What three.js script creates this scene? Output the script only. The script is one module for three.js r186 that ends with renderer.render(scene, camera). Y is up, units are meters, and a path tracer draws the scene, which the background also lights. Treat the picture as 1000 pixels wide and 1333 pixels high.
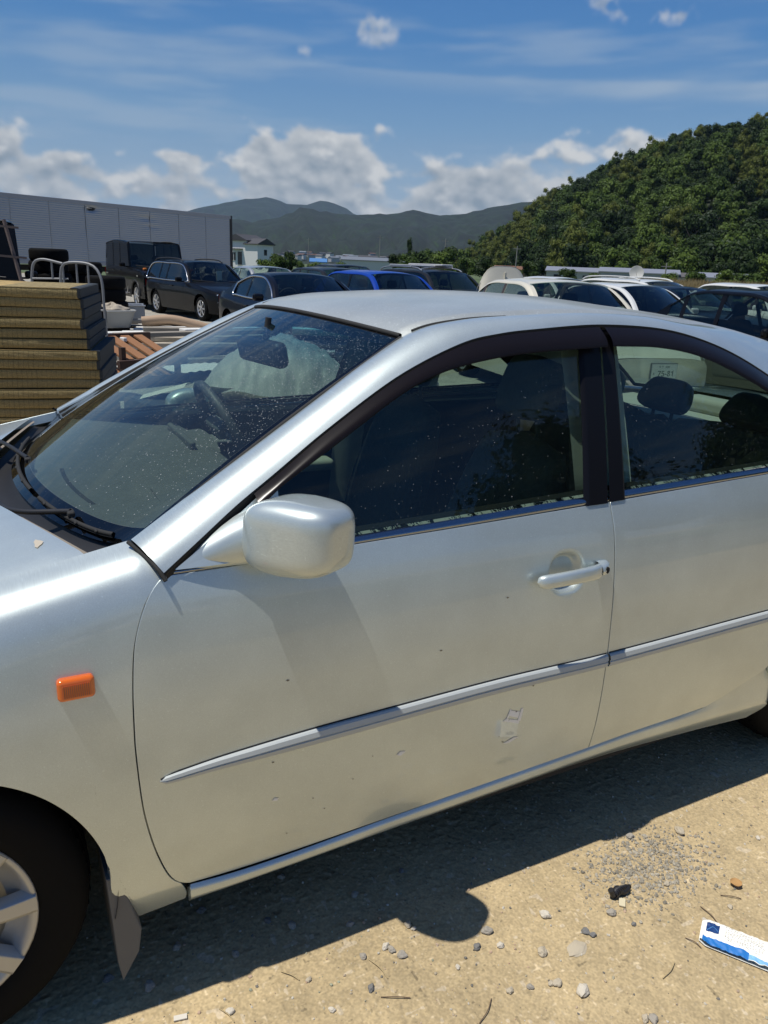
import * as THREE from 'three';
import { mergeGeometries } from 'three/addons/utils/BufferGeometryUtils.js';
import { RoundedBoxGeometry } from 'three/addons/geometries/RoundedBoxGeometry.js';

// ---------------------------------------------------------------- camera, sky, sun, exposure
const scene = new THREE.Scene();
const camera = new THREE.PerspectiveCamera(67.26, 0.75, 0.05, 20000);
{
  const yaw = 0.490142, pitch = 0.309112, roll = 0.042132;
  const f = new THREE.Vector3(Math.sin(yaw) * Math.cos(pitch), -Math.sin(pitch), -Math.cos(yaw) * Math.cos(pitch));
  const r = new THREE.Vector3(Math.cos(yaw), 0, Math.sin(yaw)), u = new THREE.Vector3().crossVectors(r, f);
  const r2 = r.clone().multiplyScalar(Math.cos(roll)).addScaledVector(u, Math.sin(roll));
  const u2 = u.clone().multiplyScalar(Math.cos(roll)).addScaledVector(r, -Math.sin(roll));
  camera.position.set(0.22481, 1.56472, 2.25291);
  camera.quaternion.setFromRotationMatrix(new THREE.Matrix4().makeBasis(r2, u2, f.clone().negate()));
  camera.updateMatrixWorld();
}
scene.add(camera);
const EXPOSURE = 1.0, SUN = 4.7, SKY = 0.92;

const R = Math.PI / 180;
function rng(seed) { let a = seed >>> 0; return () => { a = (a + 0x6D2B79F5) | 0; let t = Math.imul(a ^ (a >>> 15), 1 | a); t = (t + Math.imul(t ^ (t >>> 7), 61 | t)) ^ t; return ((t ^ (t >>> 14)) >>> 0) / 4294967296; }; }
const lerp = (a, b, t) => a + (b - a) * t, clamp = (x, a = 0, b = 1) => Math.min(b, Math.max(a, x));
const smooth = (a, b, x) => { const t = clamp((x - a) / (b - a)); return t * t * (3 - 2 * t); };
const PERM = (() => { const r = rng(7), p = [...Array(256).keys()]; for (let i = 255; i > 0; i--) { const j = (r() * (i + 1)) | 0; [p[i], p[j]] = [p[j], p[i]]; } const o = new Uint8Array(512); for (let i = 0; i < 512; i++) o[i] = p[i & 255]; return o; })();
const GX = new Float32Array(256), GY = new Float32Array(256), GZ = new Float32Array(256);
{ const r = rng(11); for (let i = 0; i < 256; i++) { const z = r() * 2 - 1, a = r() * 6.2832, s = Math.sqrt(1 - z * z); GX[i] = s * Math.cos(a); GY[i] = s * Math.sin(a); GZ[i] = z; } }
function noise3(x, y, z) {
  const X = Math.floor(x), Y = Math.floor(y), Z = Math.floor(z); x -= X; y -= Y; z -= Z;
  const xi = X & 255, yi = Y & 255, zi = Z & 255, u = x * x * x * (x * (x * 6 - 15) + 10), v = y * y * y * (y * (y * 6 - 15) + 10), w = z * z * z * (z * (z * 6 - 15) + 10);
  const a = PERM[xi] + yi, b = PERM[xi + 1] + yi, aa = PERM[a & 511] + zi, ab = PERM[(a + 1) & 511] + zi, ba = PERM[b & 511] + zi, bb = PERM[(b + 1) & 511] + zi;
  const g = (h, X, Y, Z) => { const k = PERM[h & 511]; return GX[k] * X + GY[k] * Y + GZ[k] * Z; };
  return lerp(lerp(lerp(g(aa, x, y, z), g(ba, x - 1, y, z), u), lerp(g(ab, x, y - 1, z), g(bb, x - 1, y - 1, z), u), v),
    lerp(lerp(g(aa + 1, x, y, z - 1), g(ba + 1, x - 1, y, z - 1), u), lerp(g(ab + 1, x, y - 1, z - 1), g(bb + 1, x - 1, y - 1, z - 1), u), v), w) * 1.5;
}
function fbm(x, y, z, o = 4) { let s = 0, a = 0.5; for (let i = 0; i < o; i++) { s += a * noise3(x, y, z); x = x * 2.03 + 17.1; y = y * 2.03 + 5.3; z = z * 2.03 + 9.7; a *= 0.5; } return s; }
// noise that repeats every n cells, for textures that tile
function tnoise(x, y, n, seed) {
  const h = (i, j) => { let k = Math.imul(((i % n) + n) % n, 374761393) + Math.imul(((j % n) + n) % n, 668265263) + Math.imul(seed, 1442695041); k = Math.imul(k ^ (k >>> 13), 1274126177); return ((k ^ (k >>> 16)) >>> 0) / 4294967296; };
  const X = Math.floor(x), Y = Math.floor(y), u = smooth(0, 1, x - X), v = smooth(0, 1, y - Y);
  return lerp(lerp(h(X, Y), h(X + 1, Y), u), lerp(h(X, Y + 1), h(X + 1, Y + 1), u), v);
}
const tfbm = (u, v, n, o, seed) => { let s = 0, a = 0.5; for (let i = 0; i < o; i++) { s += a * tnoise(u * n, v * n, n, seed + i); n *= 2; a *= 0.5; } return s; };

{ // the sky: air, a band of heaped clouds low down, thin streaks and a few loose puffs above
  const W = 3072, H = 1536, data = new Float32Array(W * H * 4);
  // heaped clouds seen in this direction: azimuth, elevation, half-widths, strength (degrees)
  const heaps = [[21.3, 7.4, 4.2, 2.0, 0.75], [24.6, 6.0, 3.0, 2.0, 0.6], [18.2, 7.2, 1.8, 1.0, 0.5], [31.5, 5.4, 3.4, 1.7, 0.85], [35.2, 5.6, 3.0, 1.4, 0.65], [38.0, 7.4, 2.2, 1.0, 0.3], [44.0, 8.0, 4.0, 1.8, 0.75], [6.0, 5.2, 3.4, 1.1, 0.6], [2.8, 6.8, 1.1, 1.1, 0.6], [13.9, 6.35, 1.6, 0.45, 0.75], [12.5, 4.4, 3.2, 1.2, 0.3],
    [-20, 6.5, 6, 2.5, 0.7], [-52, 7, 7, 3, 0.8], [-85, 6, 6, 2.5, 0.7], [62, 7, 5, 2.5, 0.7], [88, 6.5, 7, 2.6, 0.8], [120, 7, 6, 3, 0.7], [151, 6, 7, 2.6, 0.8], [178, 7, 6, 2.6, 0.7], [-118, 6.5, 6, 2.6, 0.7], [-150, 7, 6, 2.6, 0.7]];
  const puffs = [[26.2, 14.3, 1.9, 1.5, 0.8], [41.2, 15.9, 2.0, 1.3, 0.8], [44.7, 15.2, 2.4, 0.9, 0.6], [21.6, 12.9, 0.7, 0.6, 0.4], [3.2, 7.2, 0.7, 0.8, 0.6], [64, 15, 1.6, 1, 0.6], [-30, 15, 1.4, 1, 0.6], [100, 16, 1.5, 1, 0.6], [-80, 14, 1.4, 1, 0.6], [150, 15, 1.4, 1, 0.6], [-140, 16, 1.4, 1, 0.6]];
  const stops = [[0, 0.42, 0.52, 0.60], [4, 0.34, 0.46, 0.59], [9, 0.19, 0.35, 0.57], [14, 0.088, 0.245, 0.53], [20, 0.055, 0.18, 0.47], [40, 0.035, 0.115, 0.34], [90, 0.03, 0.095, 0.29]];
  for (let j = 0; j < H; j++) {
    const el = ((j + 0.5) / H - 0.5) * 180;
    if (el < 0) { for (let i = 0; i < W; i++) { const k = (j * W + i) * 4; data[k] = 0.30; data[k + 1] = 0.27; data[k + 2] = 0.22; data[k + 3] = 1; } continue; }
    let s = 0; while (s < stops.length - 2 && el > stops[s + 1][0]) s++;
    const t = clamp((el - stops[s][0]) / (stops[s + 1][0] - stops[s][0])), base = [1, 2, 3].map((c) => lerp(stops[s][c], stops[s + 1][c], t));
    const ce = Math.cos(el * R), near = heaps.filter((b) => Math.abs(el - b[1]) < 3 * b[3]), nearP = puffs.filter((b) => Math.abs(el - b[1]) < 3 * b[3]);
    for (let i = 0; i < W; i++) {
      const az0 = ((i + 0.5) / W - 0.5) * 2 * Math.PI; // atan2(z, x)
      const x = Math.cos(az0), z = Math.sin(az0);
      let az = Math.atan2(x, -z) / R, c0 = base[0], c1 = base[1], c2 = base[2];
      // streaks of ice cloud
      if (el < 45) {
        const st = fbm(x * 3.2 + 3, el * 0.42 + z * 0.6, z * 3.2, 3), wi = fbm(x * 9 + 1, el * 1.3 - 0.05 * az, z * 9, 4);
        const a = smooth(0.0, 0.55, st + 0.55 * wi + 0.12) * smooth(45, 18, el) * 0.42 * (0.35 + 0.65 * smooth(1, 9, el));
        const edge = 11.85 - (az - 33) * 0.03, line = (az > 14 && az < 75 ? 1 : 0) * smooth(0.28, 0.0, el - edge - 0.2 * wi) * smooth(-1.3, 0.0, el - edge) * smooth(14, 32, az) * smooth(75, 50, az) * 0.30;
        const q = clamp(a + line);
        c0 = lerp(c0, 0.40, q); c1 = lerp(c1, 0.50, q); c2 = lerp(c2, 0.62, q);
      }
      if (el < 19) {
        let b = 0, bp = 0; const wx = 0.35 * noise3(x * 30, el * 0.9, z * 30), wy = 0.35 * noise3(x * 30 + 9, el * 0.9, z * 30);
        for (const h of near) { let d = az + wx - h[0]; if (d > 180) d -= 360; if (d < -180) d += 360; const e = el + wy - h[1], hy = e > 0 ? h[3] : h[3] * 2.2; b += h[4] * Math.exp(-(d * d) / (h[2] * h[2]) * 1.1 - (e * e) / (hy * hy) * 1.3); }
        for (const h of nearP) { let d = az - h[0]; if (d > 180) d -= 360; const e = el - h[1]; bp += h[4] * Math.exp(-(d * d) / (h[2] * h[2]) * 2 - (e * e) / (h[3] * h[3]) * 2); }
        const fP = bp > 0.02 ? fbm(x * 75 + 0.3 * el, el * 1.1 - az * 0.35, z * 75, 4) : 0, big = fbm(x * 9, el * 0.30, z * 9, 3), f1 = fbm(x * 26, el * 0.75, z * 26, 6), band = 0.42 * smooth(8.5, 2.0, el) - 0.5 * smooth(8, 11, el);
        const den = b + band + 0.7 * big + 0.85 * f1 - 0.35, denP = bp * (1 + 2.6 * f1 + 2.6 * fP) - 0.36 + 0.6 * f1;
        const a = Math.max(smooth(-0.04, 0.34, den) * 0.9, smooth(-0.05, 0.75, denP) * 0.5);
        if (a > 0.002) { // sunlit heads, grey-blue undersides
          const up = fbm(x * 26 + 0.1, (el + 0.55) * 0.75, z * 26, 5), edge = smooth(0.6, 0.1, Math.max(den, denP)), L = clamp(0.40 + 0.95 * (f1 - up) + 0.25 * edge + 0.55 * smooth(0.1, 0.5, f1) + 0.25 * smooth(3.5, 8, el) - 0.15), h0 = lerp(0.27, 0.74, L), h1 = lerp(0.325, 0.74, L), h2 = lerp(0.385, 0.73, L);
          c0 = lerp(c0, h0, a); c1 = lerp(c1, h1, a); c2 = lerp(c2, h2, a);
        }
      }
      const k = (j * W + i) * 4; data[k] = c0; data[k + 1] = c1; data[k + 2] = c2; data[k + 3] = 1;
    }
  }
  const sky = new THREE.DataTexture(data, W, H, THREE.RGBAFormat, THREE.FloatType);
  sky.mapping = THREE.EquirectangularReflectionMapping; sky.magFilter = THREE.LinearFilter; sky.needsUpdate = true;
  scene.background = sky; scene.environment = sky; scene.backgroundIntensity = SKY; scene.environmentIntensity = SKY;
}
const sun = new THREE.DirectionalLight(new THREE.Color(1, 0.955, 0.88), SUN);
sun.position.set(-0.36, 1, -0.042).multiplyScalar(60); sun.target.position.set(0, 0, 0);
sun.castShadow = true; sun.shadow.mapSize.set(4096, 4096); sun.shadow.radius = 1;
Object.assign(sun.shadow.camera, { left: -60, right: 60, top: 60, bottom: -60, near: 1, far: 200 });
scene.add(sun, sun.target);
scene.fog = new THREE.FogExp2(new THREE.Color(0.5, 0.73, 1.0), 0.00006);
const renderer = new THREE.WebGLRenderer({ antialias: true });
renderer.toneMapping = THREE.LinearToneMapping; renderer.toneMappingExposure = EXPOSURE; renderer.shadowMap.enabled = true;

// ---------------------------------------------------------------- helpers
const V = (x, y, z) => new THREE.Vector3(x, y, z);
const taken = {};
function numbered(name) { const n = taken[name] = (taken[name] ?? -1) + 1; return n ? `${name}_${String(n).padStart(3, '0')}` : name; }
function shade(o) { o.traverse((m) => { if (m.isMesh) { m.castShadow = true; m.receiveShadow = true; } }); return o; }
function thing(name, label, category, pos = [0, 0, 0], turn = 0, group) {
  const o = new THREE.Group(); o.name = numbered(name); o.position.set(...pos); o.rotation.y = turn;
  o.userData = { label, category }; if (group) o.userData.group = group;
  scene.add(o); return o;
}
function single(name, label, category, geo, mat, pos = [0, 0, 0], turn = 0, group) {
  const o = new THREE.Mesh(geo, mat); o.name = numbered(name); o.position.set(...pos); o.rotation.y = turn; o.castShadow = o.receiveShadow = true;
  o.userData = { label, category }; if (group) o.userData.group = group;
  scene.add(o); return o;
}
function structure(name, geo, mat) { const o = new THREE.Mesh(geo, mat); o.name = numbered(name); o.userData = { kind: 'structure' }; o.castShadow = o.receiveShadow = true; scene.add(o); return o; }
function part(parent, name, geo, mat, label) {
  if (Array.isArray(geo)) geo = join(geo);
  const o = new THREE.Mesh(geo, mat); o.name = name; o.castShadow = o.receiveShadow = true; if (label) o.userData.label = label;
  parent.add(o); return o;
}
function join(list) {
  list = list.map((g) => { g = g.index ? g.toNonIndexed() : g; for (const k of Object.keys(g.attributes)) if (!['position', 'normal', 'uv'].includes(k)) g.deleteAttribute(k); if (!g.attributes.uv) g.setAttribute('uv', new THREE.BufferAttribute(new Float32Array(g.attributes.position.count * 2), 2)); return g; });
  return list.length === 1 ? list[0] : mergeGeometries(list);
}
const box = (w, h, d, x = 0, y = 0, z = 0, r = 0) => { const g = r ? new RoundedBoxGeometry(w, h, d, 2, Math.min(r, w / 2.01, h / 2.01, d / 2.01)) : new THREE.BoxGeometry(w, h, d); return g.translate(x, y, z); };
function tube(pts, r, seg = 24, rad = 8, closed = false) { return new THREE.TubeGeometry(new THREE.CatmullRomCurve3(pts.map((p) => (p.isVector3 ? p : V(...p))), closed, 'centripetal'), seg, r, rad, closed); }
function bar(a, b, r, rad = 8, r2 = r) { // straight round bar from a to b
  a = V(...a); b = V(...b); const g = new THREE.CylinderGeometry(r2, r, a.distanceTo(b), rad);
  g.applyQuaternion(new THREE.Quaternion().setFromUnitVectors(V(0, 1, 0), b.clone().sub(a).normalize())); return g.translate((a.x + b.x) / 2, (a.y + b.y) / 2, (a.z + b.z) / 2);
}
function beam(a, b, w, h) { // straight square bar from a to b
  a = V(...a); b = V(...b); const g = new THREE.BoxGeometry(w, h, a.distanceTo(b)), m = new THREE.Matrix4().lookAt(b, a, V(0, 1, 0)); m.setPosition(a.clone().add(b).multiplyScalar(0.5)); return g.applyMatrix4(m);
}
// a grid of points p(i,j) as a smooth surface
function sheet(nu, nv, p, flip = false, uvOf) {
  const pos = [], uv = [], idx = [];
  for (let j = 0; j <= nv; j++) for (let i = 0; i <= nu; i++) { const q = p(i / nu, j / nv); pos.push(q[0], q[1], q[2]); const t = uvOf ? uvOf(q, i / nu, j / nv) : [i / nu, j / nv]; uv.push(t[0], t[1]); }
  for (let j = 0; j < nv; j++) for (let i = 0; i < nu; i++) { const a = j * (nu + 1) + i, b = a + 1, c = a + nu + 1, d = c + 1; flip ? idx.push(a, c, b, b, c, d) : idx.push(a, b, c, b, d, c); }
  const g = new THREE.BufferGeometry(); g.setAttribute('position', new THREE.Float32BufferAttribute(pos, 3)); g.setAttribute('uv', new THREE.Float32BufferAttribute(uv, 2)); g.setIndex(idx); g.computeVertexNormals(); return g;
}
function mirrorZ(g) { // the same geometry on the other side of the car
  g = g.index ? g.toNonIndexed() : g.clone();
  for (const k of ['position', 'normal']) { const a = g.attributes[k]; if (a) for (let i = 0; i < a.count; i++) a.setZ(i, -a.getZ(i)); }
  for (const k of Object.keys(g.attributes)) { const a = g.attributes[k], n = a.itemSize; for (let i = 0; i < a.count; i += 3) for (let c = 0; c < n; c++) { const t = a.array[(i + 1) * n + c]; a.array[(i + 1) * n + c] = a.array[(i + 2) * n + c]; a.array[(i + 2) * n + c] = t; } }
  return g;
}
// monotone-ish cubic through [x, y] knots
function curve(knots) {
  const n = knots.length, m = knots.map((k, i) => { const a = knots[Math.max(0, i - 1)], b = knots[Math.min(n - 1, i + 1)]; return (b[1] - a[1]) / (b[0] - a[0] || 1); });
  return (x) => {
    if (x <= knots[0][0]) return knots[0][1] + (x - knots[0][0]) * m[0];
    if (x >= knots[n - 1][0]) return knots[n - 1][1] + (x - knots[n - 1][0]) * m[n - 1];
    let i = 0; while (x > knots[i + 1][0]) i++;
    const h = knots[i + 1][0] - knots[i][0], t = (x - knots[i][0]) / h, t2 = t * t, t3 = t2 * t;
    return knots[i][1] * (2 * t3 - 3 * t2 + 1) + m[i] * h * (t3 - 2 * t2 + t) + knots[i + 1][1] * (3 * t2 - 2 * t3) + m[i + 1] * h * (t3 - t2);
  };
}
const poly = (pts) => { // a smooth path through points of any dimension, by chord length
  const d = [0]; for (let i = 1; i < pts.length; i++) d.push(d[i - 1] + Math.hypot(...pts[i].map((v, k) => v - pts[i - 1][k])));
  const cs = pts[0].map((_, k) => curve(pts.map((p, i) => [d[i] / d[d.length - 1], p[k]])));
  return (t) => cs.map((c) => c(clamp(t)));
};
function texture(w, h, fill, { srgb = false, repeat } = {}) {
  const data = new Uint8Array(w * h * 4), c = [0, 0, 0, 255];
  for (let j = 0; j < h; j++) for (let i = 0; i < w; i++) { c[3] = 255; fill(i / w, j / h, c, i, j); const k = (j * w + i) * 4; data[k] = clamp(c[0], 0, 255); data[k + 1] = clamp(c[1], 0, 255); data[k + 2] = clamp(c[2], 0, 255); data[k + 3] = c[3]; }
  const t = new THREE.DataTexture(data, w, h); t.wrapS = t.wrapT = THREE.RepeatWrapping; t.magFilter = THREE.LinearFilter; t.minFilter = THREE.LinearMipmapLinearFilter; t.generateMipmaps = true; if (srgb) t.colorSpace = THREE.SRGBColorSpace; if (repeat) t.repeat.set(...repeat); t.needsUpdate = true; return t;
}
const lin = (r, g, b) => new THREE.Color().setRGB(r, g, b);
const std = (c, roughness = 0.7, metalness = 0, extra = {}) => new THREE.MeshStandardMaterial({ color: Array.isArray(c) ? lin(...c) : c, roughness, metalness, side: THREE.DoubleSide, ...extra });
const phys = (c, o = {}) => new THREE.MeshPhysicalMaterial({ color: Array.isArray(c) ? lin(...c) : c, side: THREE.DoubleSide, ...o });
// ---------------------------------------------------------------- materials shared by vehicles
const dustTex = texture(1024, 1024, (u, v, c) => { // dusty metallic paint: fine flake grain, sparse pale dust dots
  const g = tnoise(u * 512, v * 512, 512, 3), m = tfbm(u, v, 6, 5, 21), d = tnoise(u * 230, v * 230, 230, 9);
  const k = 232 + 14 * (g - 0.5) + 18 * (m - 0.5) + (d > 0.93 ? 16 : 0); c[0] = k; c[1] = k; c[2] = k - 2;
}, { srgb: true });
const dustRough = texture(1024, 1024, (u, v, c) => { const d = tnoise(u * 230, v * 230, 230, 9), m = tfbm(u, v, 6, 5, 21); const k = 90 + 90 * (m - 0.3) + (d > 0.93 ? 90 : 0); c[0] = c[1] = c[2] = k; });
const silver = phys([0.685, 0.765, 0.765], { metalness: 0.64, roughness: 0.44, clearcoat: 1, clearcoatRoughness: 0.035, map: dustTex });
const moldSilver = phys([0.46, 0.49, 0.48], { metalness: 0.15, roughness: 0.6 });
const roofGrime = texture(1024, 1024, (u, v, c) => {
  const d = tnoise(u * 150, v * 150, 150, 31), e = tnoise(u * 320, v * 320, 320, 32), m = tfbm(u, v, 5, 5, 33), k = 214 + 22 * (m - 0.5) + (d > 0.8 ? 26 * (d - 0.8) * 5 : 0) + (e > 0.88 ? 22 : 0) - (e < 0.1 ? 16 : 0);
  c[0] = k; c[1] = k; c[2] = k - 4;
}, { srgb: true });
const roofPaint = phys([0.58, 0.62, 0.63], { metalness: 0.4, roughness: 0.5, clearcoat: 0.5, clearcoatRoughness: 0.25, map: roofGrime, clearcoatRoughnessMap: dustRough });
const blackTrim = std([0.012, 0.012, 0.013], 0.5), blackRubber = std([0.016, 0.016, 0.015], 0.8), blackGloss = phys([0.006, 0.006, 0.008], { roughness: 0.3, specularIntensity: 0.35 });
const chromeDark = std([0.42, 0.44, 0.47], 0.2, 1), chrome = std([0.75, 0.76, 0.77], 0.1, 1);
const trimDust = (u, v) => v > 0.8 && tnoise(u * 700, v * 9, 700, 12) + 0.9 * tnoise(u * 60, 1, 60, 5) > 0.98;
const trimMat = phys([1, 1, 1], { metalness: 1, roughness: 1, map: texture(1024, 32, (u, v, c) => { const d = trimDust(u, v); c[0] = d ? 170 : 150; c[1] = d ? 166 : 154; c[2] = d ? 156 : 160; }, { srgb: true }), metalnessMap: texture(1024, 32, (u, v, c) => { c[0] = c[1] = 0; c[2] = trimDust(u, v) ? 0 : 255; }), roughnessMap: texture(1024, 32, (u, v, c) => { c[0] = c[2] = 0; c[1] = trimDust(u, v) ? 230 : 48; }) });
const cavity = std([0.018, 0.018, 0.018], 0.9);
const fabricTex = texture(256, 256, (u, v, c) => { const k = 200 + 55 * tnoise(u * 128, v * 128, 128, 3) + 30 * (tfbm(u, v, 8, 3, 4) - 0.5); c[0] = c[1] = c[2] = k; }, { srgb: true, repeat: [3, 3] });
const seatFabric = phys([0.085, 0.115, 0.115], { roughness: 0.95, sheen: 0.3, sheenRoughness: 0.6, map: fabricTex });
const dashPlastic = std([0.105, 0.112, 0.105], 0.75, 0, { map: fabricTex }), palePlastic = std([0.42, 0.42, 0.37], 0.8);
function dustGlass(w, h, tint, spots, seed, extra) { // tinted pane: colour map, and where dust specks sit nothing passes through
  const r = rng(seed), spot = new Uint8Array(w * h);
  for (let n = 0; n < spots(0); n++) { const u = r(), v = r(); if (r() > spots(1, u, v)) continue; const rad = (0.55 + 1.2 * r() * r()) * (w > 1500 ? 1.1 : 0.8), a = (w > 1500 ? 120 : 80) + 130 * r(), cx = u * w, cy = v * h; for (let j = Math.floor(cy - rad); j <= cy + rad; j++) for (let i = Math.floor(cx - rad); i <= cx + rad; i++) if (i >= 0 && j >= 0 && i < w && j < h && Math.hypot(i - cx, j - cy) <= rad) spot[j * w + i] = Math.max(spot[j * w + i], a); }
  const col = texture(w, h, (u, v, c, i, j) => { const t = tint(u, v), s = spot[j * w + i] / 255; for (let k = 0; k < 3; k++) c[k] = lerp(t[k], 205, s > 0 ? 1 : 0); if (t[3]) { c[0] = c[1] = c[2] = s > 0 ? 70 : 8; } }, { srgb: true });
  const trans = texture(w, h, (u, v, c, i, j) => { const t = tint(u, v), s = spot[j * w + i]; c[0] = c[1] = c[2] = t[3] ? 0 : (w > 1500 ? 252 : 254.5) - s * 0.7; });
  for (const t of [col, trans]) t.wrapS = t.wrapT = THREE.ClampToEdgeWrapping;
  return phys([1, 1, 1], { map: col, transmission: 1, transmissionMap: trans, thickness: 0, roughness: 0.02, ior: 1.46, ...extra });
}
const doorGlass = dustGlass(1024, 512, () => [192, 210, 202], (k, u, v) => (k ? 1 : 620), 5);

// ---------------------------------------------------------------- the silver sedan
// car axes = world axes: x to the rear from the front axle, y up from the ground, z to the car's left side
const zSide = curve([[0.17, 0.832], [0.19, 0.842], [0.23, 0.861], [0.27, 0.876], [0.35, 0.889], [0.42, 0.8945], [0.5, 0.8965], [0.58, 0.895], [0.66, 0.8905], [0.74, 0.884], [0.82, 0.8735], [0.88, 0.8635], [0.93, 0.852], [0.97, 0.838], [1.0, 0.826], [1.03, 0.813], [1.06, 0.80]]);
const planZ = (x) => (x < 0.35 ? -0.03 * (0.35 - x) ** 2 : 0) + (x > 2.4 ? -0.05 * ((x - 2.4) / 1.2) ** 2 : 0) - 0.004 * (x - 1.3) ** 2;
const S = (x, y) => zSide(y) + planZ(x);
const G = (x, y) => 0.832 - 0.36 * (y - 1) - 0.12 * (y - 1) ** 2 - 0.004 * (x - 1.3) ** 2 - (x > 2 ? 0.03 * (x - 2) ** 2 : 0);
const onS = (d = 0) => ([x, y]) => [x, y, S(x, y) + d], onG = (d = 0) => ([x, y]) => [x, y, G(x, y) + d];
// a panel between four edges given in (x, y); map takes it to 3D; its rim is rolled in
function panel(B, T, L, Rt, us, vs, map, depth = 0.03, pw = 1) {
  const nu = us.length - 1, nv = vs.length - 1, P = [], c00 = B(0), c10 = B(1), c01 = T(0), c11 = T(1);
  for (let j = 0; j <= nv; j++) for (let i = 0; i <= nu; i++) {
    const u = us[i], v = vs[j], b = B(u), t = T(u), l = L(v), r = Rt(v);
    const wl = Math.pow(1 - u, pw), wr = Math.pow(u, pw);
    P.push(map([0, 1].map((k) => (1 - v) * b[k] + v * t[k] + wl * (l[k] - (1 - v) * c00[k] - v * c01[k]) + wr * (r[k] - (1 - v) * c10[k] - v * c11[k]))));
  }
  const g = sheet(nu, nv, (u, v) => P[Math.round(v * nv) * (nu + 1) + Math.round(u * nu)], false, (q) => [q[0] * 2, q[1] * 2 + q[2] * 0.5]);
  if (!depth) return g;
  const loop = []; for (let i = 0; i < nu; i++) loop.push(i); for (let j = 0; j < nv; j++) loop.push(j * (nu + 1) + nu); for (let i = nu; i > 0; i--) loop.push(nv * (nu + 1) + i); for (let j = nv; j > 0; j--) loop.push(j * (nu + 1));
  const n = loop.length, pos = [], nor = [], uv = [], idx = [], N = g.attributes.normal;
  for (let k = 0; k <= n; k++) {
    const a = loop[k % n], p = V(...P[a]), q = V(...P[loop[(k + 1) % n]]), o = V(...P[loop[(k - 1 + n) % n]]), nn = V(N.getX(a), N.getY(a), N.getZ(a));
    const O = q.sub(o).cross(nn).normalize(), mid = nn.clone().add(O).normalize();
    for (const [pt, no] of [[p, nn], [p.clone().addScaledVector(O, 0.0013).addScaledVector(nn, -0.0007), mid], [p.clone().addScaledVector(O, 0.0018).addScaledVector(nn, -0.0022), O], [p.clone().addScaledVector(O, 0.0018).addScaledVector(nn, -depth), O]]) { pos.push(pt.x, pt.y, pt.z); nor.push(no.x, no.y, no.z); uv.push(pt.x * 2, pt.y * 2); }
    if (k < n) for (let m = 0; m < 3; m++) { const b = k * 4 + m; idx.push(b, b + 1, b + 4, b + 1, b + 5, b + 4); }
  }
  const f = new THREE.BufferGeometry(); f.setAttribute('position', new THREE.Float32BufferAttribute(pos, 3)); f.setAttribute('normal', new THREE.Float32BufferAttribute(nor, 3)); f.setAttribute('uv', new THREE.Float32BufferAttribute(uv, 2)); f.setIndex(idx);
  return join([g, f]);
}
const even = (n) => Array.from({ length: n + 1 }, (_, i) => i / n);
// evenly spaced values with a denser stretch from a to b
const dense = (n, a, b, m) => [...even(n).filter((t) => t < a - 0.004 || t > b + 0.004), ...even(m).map((t) => lerp(a, b, t))].sort((p, q) => p - q);

const CAR = thing('silver_sedan', 'large dusty silver sedan filling the foreground, with dark window visors and silver door mirror', 'car', [1.36, 0, 0]);
const at = (g) => g.translate(-1.36, 0, 0);
const cp = (parent, name, geo, mat, label) => part(parent, name, at(Array.isArray(geo) ? join(geo) : geo), mat, label);
const both = (parent, name, geo, mat) => { if (Array.isArray(geo)) geo = join(geo); const m = mirrorZ(geo); return [cp(parent, name, geo, mat), cp(parent, name, m, mat)]; };

// door and panel edges
const seamF = [[0.515, 0.256], [0.5, 0.265], [0.486, 0.279], [0.47, 0.31], [0.45, 0.375], [0.437, 0.435], [0.427, 0.505], [0.421, 0.63], [0.422, 0.697], [0.425, 0.762], [0.433, 0.839], [0.444, 0.883], [0.462, 0.926], [0.48, 0.952], [0.5, 0.97]];
const seamB = [[1.645, 0.292], [1.647, 0.341], [1.649, 0.431], [1.651, 0.549], [1.653, 0.639], [1.655, 0.726], [1.657, 0.832], [1.657, 0.934], [1.655, 1.0]];
const seamR = [[2.121, 0.303], [2.197, 0.327], [2.274, 0.355], [2.37, 0.392], [2.5, 0.52], [2.58, 0.75], [2.65, 1.0], [2.66, 1.024]];
const doorLow = [[0.515, 0.256], [0.61, 0.251], [0.738, 0.253], [0.997, 0.266], [1.315, 0.279], [1.645, 0.292], [1.8, 0.299], [1.988, 0.301], [2.121, 0.303]];
const beltLow = [[0.5, 0.97], [0.56, 0.9705], [0.63, 0.971], [0.75, 0.9745], [0.921, 0.981], [1.178, 0.987], [1.401, 0.993], [1.655, 1.0], [1.934, 1.007], [2.257, 1.015], [2.66, 1.024]];
const shift = (pts, dx, dy = 0) => pts.map(([x, y]) => [x + dx, y + dy]), cut = (pts, a, b) => pts.filter((p) => p[0] >= a - 1e-6 && p[0] <= b + 1e-6);
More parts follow.
